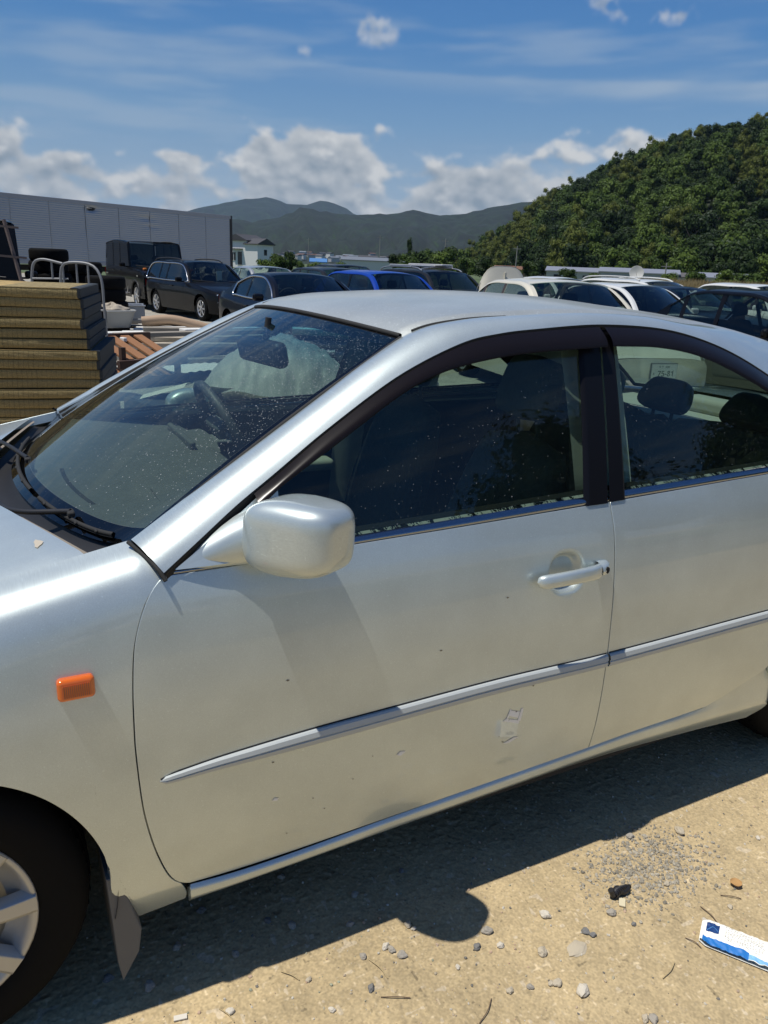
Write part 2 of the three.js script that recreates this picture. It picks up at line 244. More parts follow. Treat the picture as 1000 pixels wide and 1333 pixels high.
// handle cup pressed into the door skin
const cupAt = (cx) => ([x, y]) => { const a = (x - cx) / 0.056, b = (y - 0.843) / 0.055; const q = Math.pow(Math.pow(Math.abs(a), 2.4) + Math.pow(Math.abs(b), 2.4), 1 / 2.4); return [x, y, S(x, y) - 0.024 * smooth(1.0, 0.62, q) - 0.002 * smooth(1.06, 0.98, q)]; };
const doorF = cp(CAR, 'front_door', panel(poly(shift(cut(doorLow, 0.5, 1.65), 0.001, 0.003)).bind(), poly(shift(cut(beltLow, 0.49, 1.66), 0, 0)), poly(shift(seamF, 0.0028, 0.002)), poly(shift(seamB, -0.0028)), dense(70, 0.80, 0.95, 46), dense(56, 0.70, 0.92, 44), cupAt(1.496)), silver);
const doorR = cp(CAR, 'rear_door', panel(poly(shift(cut(doorLow, 1.64, 2.13), 0, 0.003)), poly(cut(beltLow, 1.65, 2.67)), poly(shift(seamB, 0.0028)), poly(shift(seamR, -0.002, 0.003)), even(60), even(50), cupAt(2.45)), silver);
const doorFar = cp(CAR, 'front_door', mirrorZ(panel(poly(shift(cut(doorLow, 0.5, 1.65), 0.001, 0.003)), poly(cut(beltLow, 0.49, 1.66)), poly(shift(seamF, 0.0028, 0.002)), poly(shift(seamB, -0.0028)), even(30), even(24), onS())), silver);
const doorFarR = cp(CAR, 'rear_door', mirrorZ(panel(poly(shift(cut(doorLow, 1.64, 2.13), 0, 0.003)), poly(cut(beltLow, 1.65, 2.67)), poly(shift(seamB, 0.0028)), poly(shift(seamR, -0.002, 0.003)), even(30), even(24), onS())), silver);
// front fender: side, crest and the roll over to the hood
const zM = curve([[0.17, 0.832], [0.19, 0.842], [0.23, 0.861], [0.27, 0.876], [0.35, 0.889], [0.42, 0.8945], [0.5, 0.8965], [0.58, 0.895], [0.66, 0.8905], [0.74, 0.884], [0.82, 0.8735], [0.88, 0.8635], [0.93, 0.852], [0.97, 0.838], [1.0, 0.825], [1.05, 0.795], [1.12, 0.732]]);
const yM = curve([[0.85, 0.85], [0.9, 0.9], [0.95, 0.948], [1.0, 0.983], [1.05, 1.005], [1.12, 1.018]]);
const fender = ([x, e]) => [x, (e < 0.88 ? e : yM(e)) + 0.2 * Math.min(0, x - 0.46) * smooth(0.55, 1.02, e) - 0.05 * Math.max(0, -x) * smooth(0.6, 1, e), zM(e) + planZ(x)];
const archF = [[-0.36, 0.2], ...Array.from({ length: 19 }, (_, k) => { const a = (180 - k * 10.2) * R; return [0.359 * Math.cos(a), 0.324 + 0.357 * Math.sin(a)]; }), [0.371, 0.285], [0.388, 0.235], [0.408, 0.178], [0.44, 0.18], [0.513, 0.191]];
const fenderGeo = panel(poly(archF), ((t) => [curve([[0, -0.5], [0.3, -0.2], [0.5, 0.07], [0.65, 0.25], [0.8, 0.36], [0.92, 0.41], [1, 0.458]])(t), 1.12]), poly([[-0.36, 0.2], [-0.42, 0.6], [-0.5, 1.0], [-0.5, 1.12]]), poly([[0.513, 0.191], [0.5125, 0.22], ...shift(seamF, -0.0028).slice(1), [0.49, 1.0], [0.458, 1.12]]), even(130), even(64), fender, 0.03, 6);
both(CAR, 'front_fender', fenderGeo, silver);
// sill below the doors
const sillGeo = panel(poly([[0.52, 0.191], [0.805, 0.2], [1.239, 0.212], [1.683, 0.222], [2.114, 0.202], [2.374, 0.181]]), poly([...shift(doorLow, 0.004, -0.004).slice(0, 8), [2.121, 0.298], [2.197, 0.321], [2.274, 0.349], [2.372, 0.386]]), poly([[0.52, 0.191], [0.5195, 0.252]]), poly([[2.374, 0.181], [2.43, 0.215], [2.44, 0.29], [2.372, 0.386]]), even(60), even(14), ([x, y]) => { const lo = curve([[0.4, 0.185], [0.805, 0.2], [1.239, 0.212], [1.683, 0.222], [2.114, 0.202], [2.4, 0.181]])(x), hi = curve(doorLow)(x) - 0.004, k = (y - lo) / Math.max(0.04, hi - lo); return [x, y, 0.846 + planZ(x) + 0.034 * smooth(-0.25, 0.62, k) - 0.008 * smooth(0.84, 1.05, k) * smooth(2.25, 2.0, x)]; });
both(CAR, 'rocker_panel', sillGeo, silver);
both(CAR, 'sill_flange', sheet(40, 4, (u, v) => { const x = lerp(0.42, 2.4, u), y = curve([[0.4, 0.18], [0.52, 0.191], [0.805, 0.2], [1.239, 0.212], [1.683, 0.222], [2.114, 0.202], [2.4, 0.18]])(x); return [x, y - 0.004 - 0.022 * v, S(x, y) - 0.012 - 0.03 * v]; }), std([0.11, 0.105, 0.085], 0.8));
// rear quarter and tail (beyond the frame, kept simple)
const quarterGeo = panel(poly([[2.376, 0.39], [2.44, 0.3], [2.432, 0.36], [2.52, 0.56], [2.66, 0.66], [2.79, 0.682], [2.95, 0.655], [3.08, 0.55], [3.15, 0.40], [3.7, 0.30]]), poly([[2.664, 1.024], [2.9, 1.028], [3.7, 0.99]]), poly([[2.376, 0.39], [2.503, 0.518], [2.584, 0.75], [2.664, 1.024]]), poly([[3.7, 0.3], [3.76, 0.6], [3.7, 0.99]]), even(50), even(24), ([x, y]) => [x, y, S(x, y) - 0.18 * smooth(3.2, 3.8, x)]);
both(CAR, 'quarter_panel', quarterGeo, silver);
cp(CAR, 'rear_bumper', sheet(30, 12, (u, v) => { const s = (u * 2 - 1), y = lerp(0.3, 0.99, v); return [3.70 + 0.1 * Math.cos(s * 1.5) + 0.03 * Math.sin(v * 3), y, s * (S(3.7, y) - 0.18 * smooth(3.2, 3.8, 3.7))]; }), silver);
cp(CAR, 'trunk_lid', sheet(24, 16, (u, v) => { const s = u * 2 - 1, x = lerp(3.1, 3.74, v); return [x, 1.055 - 0.055 * v + 0.03 * (1 - s * s), s * 0.72]; }, true), silver);
both(CAR, 'rear_deck_edge', sheet(12, 4, (u, v) => { const x = lerp(2.66, 3.72, u); return [x, lerp(1.024, 1.05 - 0.05 * clamp((x - 3) / 0.7), v), lerp(S(x, 1.02) - 0.18 * smooth(3.2, 3.8, x), 0.70, v)]; }), silver);
// front end (out of frame): bumper and hood
cp(CAR, 'front_bumper', sheet(36, 16, (u, v) => { const s = u * 2 - 1, y = lerp(0.2, 0.80, v), a = s * 1.35; return [-0.40 - 0.5 * Math.cos(a) ** 0.8 + 0.04 * v, y, Math.sin(a) / Math.sin(1.35) * (S(-0.4, y))]; }), silver);
const hoodY = (x) => fender([x, 1.12])[1], hoodEdge = curve([[0, 0.185], [0.2, 0.205], [0.4, 0.265], [0.55, 0.315], [0.66, 0.352], [0.7, 0.366]]);
cp(CAR, 'hood', sheet(50, 40, (u, v) => { const s = u * 2 - 1, az = Math.abs(s * 0.727), x = lerp(-0.86, hoodEdge(az), v); const zz = s * 0.727; return [x, hoodY(x) + 0.028 * (1 - s * s) * smooth(-0.9, -0.2, x) + 0.001 - 0.004 * smooth(0.985, 1, v) - 0.003 * smooth(0.97, 1, Math.abs(s)) - 0.28 * smooth(-0.5, -1.0, x), zz]; }, true, (q) => [q[0] * 2, q[2] * 2]), silver);
cp(CAR, 'hood_edge_seal', sheet(40, 3, (u, v) => { const s = u * 2 - 1, az = Math.abs(s * 0.70), x = hoodEdge(az) + 0.004 + 0.014 * v; return [x, hoodY(x - 0.01) + 0.02 * (1 - s * s) - 0.012 + 0.004 * Math.sin(v * 3), s * 0.70]; }, true), std([0.23, 0.2, 0.16], 0.9));
cp(CAR, 'paint_chip', sheet(10, 6, (u, v) => { const a = u * 6.283, r = v * (0.012 + 0.004 * Math.sin(3 * a + 1) + 0.002 * Math.sin(7 * a)), x = 0.296 + r * Math.cos(a) * 0.7, z = 0.62 + r * Math.sin(a) * 1.6, s = z / 0.727; return [x, hoodY(x) + 0.028 * (1 - s * s) * smooth(-0.9, -0.2, x) + 0.0028, z]; }), std([0.44, 0.39, 0.31], 0.85));

// roof side rail: pillar at the windshield, rail over the doors, rear pillar
const railO = [[0.502, 0.983], [0.576, 1.034], [0.662, 1.093], [0.746, 1.144], [0.886, 1.229], [1.074, 1.329], [1.254, 1.396], [1.371, 1.418], [1.492, 1.429], [1.695, 1.44], [1.894, 1.433], [2.038, 1.411], [2.186, 1.368], [2.338, 1.301], [2.5, 1.21], [2.62, 1.09], [2.68, 1.03]];
const railI = [[0.462, 1.02, 0.732], [0.55, 1.069, 0.708], [0.65, 1.125, 0.683], [0.745, 1.178, 0.66], [0.9, 1.264, 0.622], [1.06, 1.353, 0.582], [1.19, 1.416, 0.563], [1.31, 1.443, 0.572], [1.45, 1.455, 0.58], [1.68, 1.464, 0.583], [1.89, 1.459, 0.578], [2.05, 1.444, 0.57], [2.23, 1.428, 0.565], [2.42, 1.398, 0.56], [2.62, 1.35, 0.555], [2.86, 1.23, 0.57], [3.12, 1.07, 0.6]];
const knot = (pts) => { const cs = pts[0].map((_, k) => curve(pts.map((p, i) => [i / (pts.length - 1), p[k]]))); return (t) => cs.map((c) => c(t)); };
const O3 = knot(railO.map(([x, y]) => [x, y, G(x, y) + 0.006])), I3 = knot(railI);
const railPt = (t, s) => { const o = V(...O3(t)), i = V(...I3(t)), tn = V(...O3(Math.min(1, t + 0.01))).sub(V(...O3(Math.max(0, t - 0.01)))), w = i.clone().sub(o), n = tn.cross(w).normalize(); if (n.z < 0) n.negate(); const b = 0.021 * (1 - 0.45 * smooth(0.3, 0.5, t)); return o.addScaledVector(w, s).addScaledVector(n, b * 4 * s * (1 - s) * (1 + 0.35 * (0.5 - s))).toArray(); };
const railGeo = join([sheet(110, 14, (u, v) => railPt(u, v), false, (q) => [q[0] * 2, q[1] * 2]), sheet(110, 2, (u, v) => { const p = railPt(u, 0); return [p[0], p[1] - 0.004 * v, p[2] - 0.02 * v]; }, true), sheet(110, 2, (u, v) => { const p = railPt(u, 1); return [p[0], p[1] - 0.012 * v, p[2] - 0.003 * v]; })]);
both(CAR, 'roof_side_rail', railGeo, silver);
both(CAR, 'rail_seam', tube(even(40).map((t) => { const p = railPt(t, 0); return [p[0], p[1] - 0.004, p[2] - 0.006]; }), 0.006, 80, 6), blackRubber);
both(CAR, 'pillar_seam', [tube([[0.452, 1.024, 0.755], [0.472, 1.008, 0.79], [0.492, 0.99, 0.835], [0.503, 0.97, 0.852]], 0.0042, 16, 6)], blackRubber);
// roof between the ditches
const ditchY = curve(railI.slice(5).map((p) => [p[0], p[1]])), ditchZ = curve(railI.slice(5).map((p) => [p[0], p[2]]));
const roofPt = (u, s) => { const xe = lerp(1.155, 2.62, u), q = 1 - s * s; return [xe + lerp(-0.058, 0.1, u) * q, ditchY(xe) + (0.012 + 0.012 * Math.sin(u * Math.PI)) * Math.pow(q, 0.9) + 0.002 + 0.004 * smooth(0.0, 0.03, u) * 1 - 0.01 * smooth(0.97, 1, Math.abs(s)), s * (ditchZ(xe) - 0.008)]; };
cp(CAR, 'roof', sheet(60, 60, (u, v) => roofPt(u, v * 2 - 1), true, (q) => [q[0] * 1.6, q[2] * 1.6]), roofPaint);
both(CAR, 'roof_ditch_molding', tube(even(30).map((t) => { const p = I3(lerp(0.372, 0.50, t)); return [p[0], p[1] + 0.001 - 0.004 * t, p[2] - 0.002]; }), 0.0042, 60, 6), blackRubber);
cp(CAR, 'headliner', sheet(20, 20, (u, v) => { const p = roofPt(u, v * 2 - 1); return [p[0], p[1] - 0.03, p[2] * 0.97]; }), palePlastic);

// windshield: dyed shade band, black printed border, dust
const wsE = (t) => [lerp(0.466, 1.152, t), lerp(1.012, 1.4, t), lerp(0.726, 0.558, t)];
const wsPt = (s, t, d = 0) => { const e = wsE(t), q = 1 - s * s; return [e[0] - lerp(0.19, 0.06, t) * q - d * 0.48, e[1] + lerp(0, 0.022, t) * q - 0.034 * (1 - Math.abs(s) ** 9) * (1 - t) ** 3 + 0.012 * Math.sin(t * Math.PI) + d * 0.87, s * e[2]]; };
const wsGlass = dustGlass(2048, 1024, (u, v) => {
  const e = Math.min(u, 1 - u), wob = 0;
  if (e < 0.012 || v < 0.055 || v > 0.985) return [8, 8, 8, 1];
  const b = smooth(0.70, 0.98, v); return [lerp(212, 92, b), lerp(226, 150, b), lerp(218, 178, b)];
}, (k, u, v) => (k ? 0.12 + 0.88 * smooth(0.42, 0.95, 0.55 * v + 0.5 * u) : 15000), 8);
cp(CAR, 'windshield', sheet(50, 30, (u, v) => wsPt(u * 2 - 1, v), false, (q, u, v) => [u, v]), wsGlass);
cp(CAR, 'windshield_seal', [tube(even(24).map((t) => wsPt(t * 2 - 1, 1.004, 0.002)), 0.006, 60, 6), tube(even(14).map((t) => wsPt(1.008, t, -0.002)), 0.006, 30, 6), tube(even(14).map((t) => wsPt(-1.008, t, -0.002)), 0.006, 30, 6)], blackRubber);
cp(CAR, 'cowl_panel', sheet(40, 8, (u, v) => { const s = u * 2 - 1, g = wsPt(s, 0.02), hx = hoodEdge(Math.abs(s * 0.7)) + 0.012; return [lerp(hx, g[0], v), lerp(hoodY(hx) - 0.03, g[1] - 0.012, v) - 0.02 * Math.sin(v * Math.PI), lerp(s * 0.715, g[2], v)]; }, true), blackTrim);
function wiper(pivot, tipS, tipT, rootS, rootT, bend) {
  const a = wsPt(rootS, rootT, 0.02), b = wsPt(tipS, tipT, 0.016), m = [0, 1, 2].map((k) => (a[k] + b[k]) / 2); m[1] += 0.004;
  const arm = cp(CAR, 'wiper_arm', [tube([pivot, bend, m], 0.0065, 20, 6), new THREE.SphereGeometry(0.018, 12, 8).scale(1, 0.7, 1).translate(...pivot)], blackTrim);
  const rows = even(24).map((t) => wsPt(lerp(rootS, tipS, t), lerp(rootT, tipT, t), 0.006));
  cp(arm, 'wiper_blade', [tube(rows.map((p) => [p[0], p[1] + 0.006, p[2]]), 0.0055, 40, 5), tube(rows, 0.0035, 40, 4), ...[0.15, 0.38, 0.62, 0.85].map((t) => box(0.008, 0.008, 0.02, ...wsPt(lerp(rootS, tipS, t), lerp(rootT, tipT, t), 0.014), 0.004)), box(0.016, 0.014, 0.035, m[0], m[1] - 0.004, m[2], 0.005)], blackRubber);
}
wiper([0.20, 0.985, 0.12], 0.91, 0.012, 0.42, 0.02, [0.262, 0.992, 0.36]);
wiper([0.20, 0.985, -0.5], 0.32, 0.022, -0.5, 0.03, [0.262, 1.012, -0.3]);

// glass and frames over the belt line
const outF = curve(railO.slice(0, 10)), outR = curve(railO.slice(9));
const visF = curve([[0.74, 1.115], [0.757, 1.127], [0.88, 1.193], [1.067, 1.293], [1.177, 1.334], [1.29, 1.357], [1.431, 1.373], [1.65, 1.384]]), visR = curve([[1.73, 1.387], [1.88, 1.382], [2.022, 1.36], [2.168, 1.311], [2.32, 1.241], [2.5, 1.13]]);
const bX = (y, e) => lerp(1.647, 1.706, (y - 1.006) / 0.434) + e;
const gF = (x, y, d) => [x, y, G(x, y) + d];
for (const side of [1, -1]) {
  const F = side > 0 ? doorF : doorFar, Q = side > 0 ? doorR : doorFarR, put = (par, n, g, m) => { g = Array.isArray(g) ? join(g) : g; return cp(par, n, side > 0 ? g : mirrorZ(g), m); };
  put(F, 'window_glass', sheet(40, 20, (u, v) => { const x = lerp(0.53, 1.645, u), y = lerp(0.985, Math.max(0.99, outF(x) - 0.004), v); return gF(x + (u > 0.9 ? (u - 0.9) * 10 * 0.05 * v : 0), y, -0.014); }), doorGlass);
  put(Q, 'window_glass', sheet(40, 20, (u, v) => { const x = lerp(1.655, 2.66, u), y = lerp(0.99, Math.max(1.0, outR(Math.max(1.7, x)) - 0.004), v); return gF(x + (1 - u) * 0.04 * v, y, -0.014); }), doorGlass);
  // frame round the glass: rubber channel, gloss posts either side of the door gap
  put(F, 'window_frame', [sheet(60, 6, (u, v) => { const x = lerp(0.505, 1.70, u), y = outF(x) - 0.004 - 0.022 * v; return gF(x + 0.006 * v, y, 0.003 - 0.012 * v); })], blackRubber);
  put(Q, 'window_frame', [sheet(60, 6, (u, v) => { const x = lerp(1.712, 2.66, u), y = outR(x) - 0.004 - 0.022 * v; return gF(x, y, 0.003 - 0.012 * v); })], blackRubber);
  put(F, 'door_post', [sheet(10, 24, (u, v) => { const y = lerp(1.0, 1.432, v), x0 = lerp(1.567, 1.634, (y - 1.0) / 0.43); return gF(lerp(x0, bX(y, -0.003), u), y, -0.002 - 0.008 * smooth(0.12, 0, u)); })], blackGloss);
  put(Q, 'door_post', [sheet(10, 24, (u, v) => { const y = lerp(1.003, 1.434, v), x1 = lerp(1.712, 1.752, (y - 1.02) / 0.4); return gF(lerp(bX(y, 0.003), x1, u), y, -0.002 - 0.008 * smooth(0.88, 1, u)); })], blackGloss);
  // smoked visors
  put(F, 'window_visor', [sheet(70, 8, (u, v) => { const x = lerp(0.70, 1.698, u), a = outF(x) - 0.006, b = Math.min(visF(x), a - 0.004); return gF(x, lerp(a, b, v), 0.006 + 0.022 * Math.sin(v * 1.9)); })], visorMat());
  put(Q, 'window_visor', [sheet(70, 8, (u, v) => { const x = lerp(1.716, 2.6, u), a = outR(x) - 0.006, b = Math.min(visR(Math.max(1.73, x)), a - 0.004); return gF(x, lerp(a, b, v), 0.006 + 0.022 * Math.sin(v * 1.9)); })], visorMat());
  // belt trim, wiper rubber at the foot of the glass
  const bl = curve(beltLow), trim = (x0, x1, w) => sheet(50, 6, (u, v) => { const x = lerp(x0, x1, u), y = bl(x) + 0.002 + w(x) * v; return [x, y, S(x, bl(x)) + 0.005 * Math.sin(v * Math.PI) - 0.022 * v * v - 0.004]; });
  put(F, 'belt_trim', trim(0.512, 1.652, (x) => 0.018 + 0.005 * smooth(0.5, 1.6, x)), trimMat); put(Q, 'belt_trim', trim(1.659, 2.66, () => 0.024), trimMat);
  const rub = (x0, x1) => sheet(40, 3, (u, v) => { const x = lerp(x0, x1, u), y = bl(x) + 0.021 + 0.005 * smooth(0.5, 1.6, x) + 0.010 * v; return [x, y, S(x, bl(x)) - 0.025 - 0.006 * v]; });
  put(F, 'glass_seal', rub(0.56, 1.65), blackRubber); put(Q, 'glass_seal', rub(1.66, 2.64), blackRubber);
  // side molding: stepped strip
  const moldTip = curve([[0.463, 0.02], [0.466, 0.28], [0.474, 0.44], [0.49, 0.53], [0.52, 0.6], [0.61, 0.77], [0.8, 1], [1.0, 1], [1.7, 1]]), moldMid = curve([[0.46, 0.553], [0.6, 0.563], [0.97, 0.573], [1.3, 0.579], [1.64, 0.575], [2.31, 0.583], [2.6, 0.58]]);
  const gapShade = (x0, x1, tip) => tube(even(40).map((u) => { const x = lerp(x0 + 0.002, x1, u), y = moldMid(x) + 0.0205 * (tip ? moldTip(x) : 1); return [x, y, S(x, y) - 0.0005]; }), 0.0022, 90, 5);  // black line painting the shadow gap above the molding
  put(F, 'molding_gap_shade', gapShade(0.463, 1.6465, true), blackRubber); put(Q, 'molding_gap_shade', gapShade(1.6535, 2.47, false), blackRubber);
  const prof = [[0.0195, -0.004], [0.0185, 0.006], [0.015, 0.010], [0.004, 0.0125], [0.002, 0.009], [-0.0005, 0.009], [-0.0025, 0.0118], [-0.014, 0.0098], [-0.0175, 0.006], [-0.019, -0.004]];
  const mold = (x0, x1, tip) => { const c = curve([[0.46, 0.553], [0.6, 0.563], [0.97, 0.573], [1.3, 0.579], [1.64, 0.575], [2.31, 0.583], [2.6, 0.58]]); return join(prof.slice(0, -1).map((p, i) => sheet(60, 1, (u, v) => { const x = lerp(x0, x1, u * u * 0.4 + u * 0.6), w = tip ? moldTip(x) : 1, q = v ? prof[i + 1] : p, y = c(x) + q[0] * w; return [x, y, S(x, y) + q[1] * (tip ? Math.min(1, w * 1.2) : 1)]; }, true))); };
  put(F, 'side_molding', mold(0.463, 1.6465, true), moldSilver); put(Q, 'side_molding', mold(1.6535, 2.47, false), moldSilver);
  // inside skins of the doors
  put(F, 'door_lining', sheet(14, 10, (u, v) => { const x = lerp(0.5, 1.66, u), y = lerp(0.28, 0.975, v); return [x, y, S(x, y) - 0.075 - 0.02 * Math.sin(v * 5)]; }), std([0.06, 0.066, 0.066], 0.85));
  put(Q, 'door_lining', sheet(14, 10, (u, v) => { const x = lerp(1.66, 2.6, u), y = lerp(0.28, 0.98, v); return [x, y, S(x, y) - 0.075 - 0.02 * Math.sin(v * 5)]; }), std([0.06, 0.066, 0.066], 0.85));
  put(F, 'arm_rest', box(0.6, 0.05, 0.09, 1.25, 0.74, 0.74, 0.02), std([0.42, 0.42, 0.36], 0.8));
  put(CAR, 'gap_backing', sheet(50, 24, (u, v) => { const x = lerp(0.40, 2.72, u), y = lerp(0.22, 0.985, v); return [x, y, S(x, y) - 0.036]; }), silver);  // backing sheet added to block light through the door gaps
  put(CAR, 'pillar_trim', [sheet(6, 20, (u, v) => { const y = lerp(0.55, 1.40, v), x = lerp(1.60, 1.80, u) - 0.02 + 0.05 * (v - 0.5); return [x, y, Math.min(G(x, Math.max(1, y)), 0.83) - 0.055 - 0.02 * Math.sin(u * 3.1)]; })], palePlastic); put(CAR, 'front_pillar_trim', [sheet(24, 4, (u, v) => { const p = railPt(lerp(0.02, 0.38, u), lerp(0.1, 0.95, v)); return [p[0] + 0.012, p[1] - 0.016, p[2] - 0.024]; })], palePlastic);
  put(CAR, 'seat_belt', [sheet(2, 20, (u, v) => [1.66 + 0.045 * u + 0.02 * v, lerp(0.62, 1.33, v), 0.72 - 0.14 * v]), box(0.05, 0.06, 0.03, 1.70, 1.335, 0.585, 0.01)], std([0.16, 0.16, 0.14], 0.9));
}
function visorMat() { return visorMat.m ??= phys([0.012, 0.009, 0.009], { roughness: 0.22, transmission: 0.25, thickness: 0, ior: 1.45, specularIntensity: 0.5 }); }

// door handles: bow, lock end, key hole
for (const [D, cx, side] of [[doorF, 1.496, 1], [doorR, 2.45, 1], [doorFar, 1.496, -1], [doorFarR, 2.45, -1]]) {
  const ring = 18, n = 34, bow = sheet(ring, n, (u, v) => {
    const x = cx - 0.111 + 0.205 * v, a = u * 6.2832, end = Math.min(v, 1) , h = 0.0175 * Math.pow(clamp(1 - Math.pow(1 - clamp(v / 0.12), 3)), 0.6) * (0.96 + 0.10 * v), d = 0.0115 * Math.sqrt(clamp(1 - (1 - clamp(v / 0.1)) ** 2));
    const off = 0.012 + 0.022 * Math.pow(Math.sin(clamp(v * 0.93 + 0.06) * Math.PI), 0.55), yc = 0.8405 + 0.004 * Math.sin(v * 3.14);
    const ca = Math.cos(a), sa = Math.sin(a), y = yc + h * Math.sign(sa) * Math.pow(Math.abs(sa), 0.75);
    return [x, y, S(x, yc) + off + d * Math.sign(ca) * Math.pow(Math.abs(ca), 0.8) - 0.12 * (y - yc)];
  });
  const lock = sheet(ring, 14, (u, v) => {
    const x = cx + 0.0955 + 0.044 * v, a = u * 6.2832, k = Math.pow(clamp(1 - Math.pow(clamp((v - 0.55) / 0.45), 2.4)), 0.5), h = 0.0185 * Math.max(0.05, k), yc = 0.8415;
    const ca = Math.cos(a), sa = Math.sin(a), y = yc + h * Math.sign(sa) * Math.pow(Math.abs(sa), 0.75);
    return [x, y, S(x, yc) + lerp(0.0285, 0.008, v * v) * Math.max(ca, -0.2) * (0.6 + 0.4 * k) - 0.12 * (y - yc)];
  });
  const m = (g) => (side > 0 ? g : mirrorZ(g));
  const h = cp(D, 'door_handle', m(bow), silver);
  const le = cp(D, 'handle_lock_end', m(lock), silver);
  cp(D, 'key_hole', m(join([new THREE.CylinderGeometry(0.0075, 0.0075, 0.01, 18).rotateX(Math.PI / 2).scale(0.85, 1.2, 1).translate(cx + 0.112, 0.8425, S(cx + 0.112, 0.84) + 0.0215)])), cavity);
}
// door mirror: sail, neck, shell
{
  const sail = sheet(16, 10, (u, v) => { const x = lerp(0.525, 0.752, u), lo = curve([[0.52, 0.984], [0.76, 0.992]])(x), hi = Math.max(lo + 0.001, Math.min(curve([[0.524, 0.985], [0.743, 1.128]])(x), 1.13)); const y = lerp(lo, hi, v); return [x, y, G(x, y) + 0.002 + 0.012 * Math.sin(clamp(u) * Math.PI) * (1 - 0.5 * v)]; });
  const shell = (cx, cy, cz, a, b, c, e1, e2, f) => { // rounded-box solid
    const pw = (v, e) => Math.sign(v) * Math.pow(Math.abs(v), e);
    return sheet(48, 32, (u, v) => { const th = u * 6.2832, ph = (v - 0.5) * Math.PI, p = [a * pw(Math.cos(ph), e1) * pw(Math.cos(th), e2), b * pw(Math.sin(ph), e1), c * pw(Math.cos(ph), e1) * pw(Math.sin(th), e2)]; f(p); return [cx + p[0], cy + p[1], cz + p[2]]; }, true);
  };
  const form = (p) => { const k = p[2] / 0.106; p[1] *= 1 - 0.10 * Math.max(0, k) - 0.16 * Math.max(0, -k) ** 2; p[1] += 0.006 * k; if (p[0] < 0) p[0] *= 1.05 - 0.12 * k * k; p[0] *= 1 - 0.22 * Math.max(0, k) ** 2; };
  const mir = cp(CAR, 'side_mirror', shell(0, 0, 0, 0.079, 0.0755, 0.105, 0.46, 0.44, form).rotateZ(-0.06).rotateY(0.56).translate(0.754, 1.052, 0.912), silver);
  cp(mir, 'mirror_base', [sail, sheet(24, 14, (u, v) => { const a = u * 6.2832, c = [lerp(0.652, 0.725, v), lerp(1.026, 1.042, v), lerp(0.808, 0.862, v)], w = lerp(0.112, 0.056, smooth(0, 0.95, v)), h = lerp(0.044, 0.058, v); return [c[0] + w * Math.cos(a) * 0.9, c[1] + h * Math.sin(a) * (1 - 0.25 * Math.cos(a) * (1 - v) * -1) + 0.36 * w * Math.cos(a), c[2] - 0.16 * w * Math.cos(a)]; })], silver);
  cp(mir, 'shell_seam', tube(even(16).map((t) => { const a = lerp(1.9, 4.6, t); return [0.684 + 0.008 * Math.cos(a), 1.046 + 0.048 * Math.sin(a), 0.876 + 0.012 * Math.cos(a)]; }), 0.0048, 30, 6), blackRubber);
  cp(mir, 'mirror_glass', sheet(12, 8, (u, v) => [0.0, 0.095 * (v - 0.5), 0.14 * (u - 0.5)]).rotateY(0.56).translate(0.80, 1.052, 0.884), chrome);
  cp(CAR, 'side_mirror', mirrorZ(join([shell(0, 0, 0, 0.072, 0.0755, 0.115, 0.6, 0.55, form).scale(0.62, 0.8, 0.8).rotateY(1.45).translate(0.97, 1.0, 0.875), sail.clone().translate(1.36, 0, 0)])), silver);
}
// amber marker on the fender
{
  const zc = (x, y) => fender([x, y])[2], rim = new RoundedBoxGeometry(0.067, 0.044, 0.026, 4, 0.009);
  rim.rotateX(-0.09).translate(0.324, 0.7925, zc(0.324, 0.7925) + 0.001);
  const amber = phys([0.66, 0.125, 0.006], { roughness: 0.16, clearcoat: 1, clearcoatRoughness: 0.04 }), amberDeep = phys([0.38, 0.05, 0.003], { roughness: 0.3, clearcoat: 1, clearcoatRoughness: 0.05 });
  const m = cp(CAR, 'side_marker_lamp', rim, amber);
  cp(m, 'marker_lens', new RoundedBoxGeometry(0.053, 0.030, 0.012, 2, 0.004).rotateX(-0.09).translate(0.324, 0.7925, zc(0.324, 0.7925) + 0.0088), amberDeep);
  cp(m, 'lens_ribs', even(13).map((t) => box(0.0014, 0.026, 0.003, 0, 0, 0).rotateX(-0.09).translate(0.324 + (t - 0.5) * 0.046, 0.7925, zc(0.324, 0.7925) + 0.0152)), amber);
}
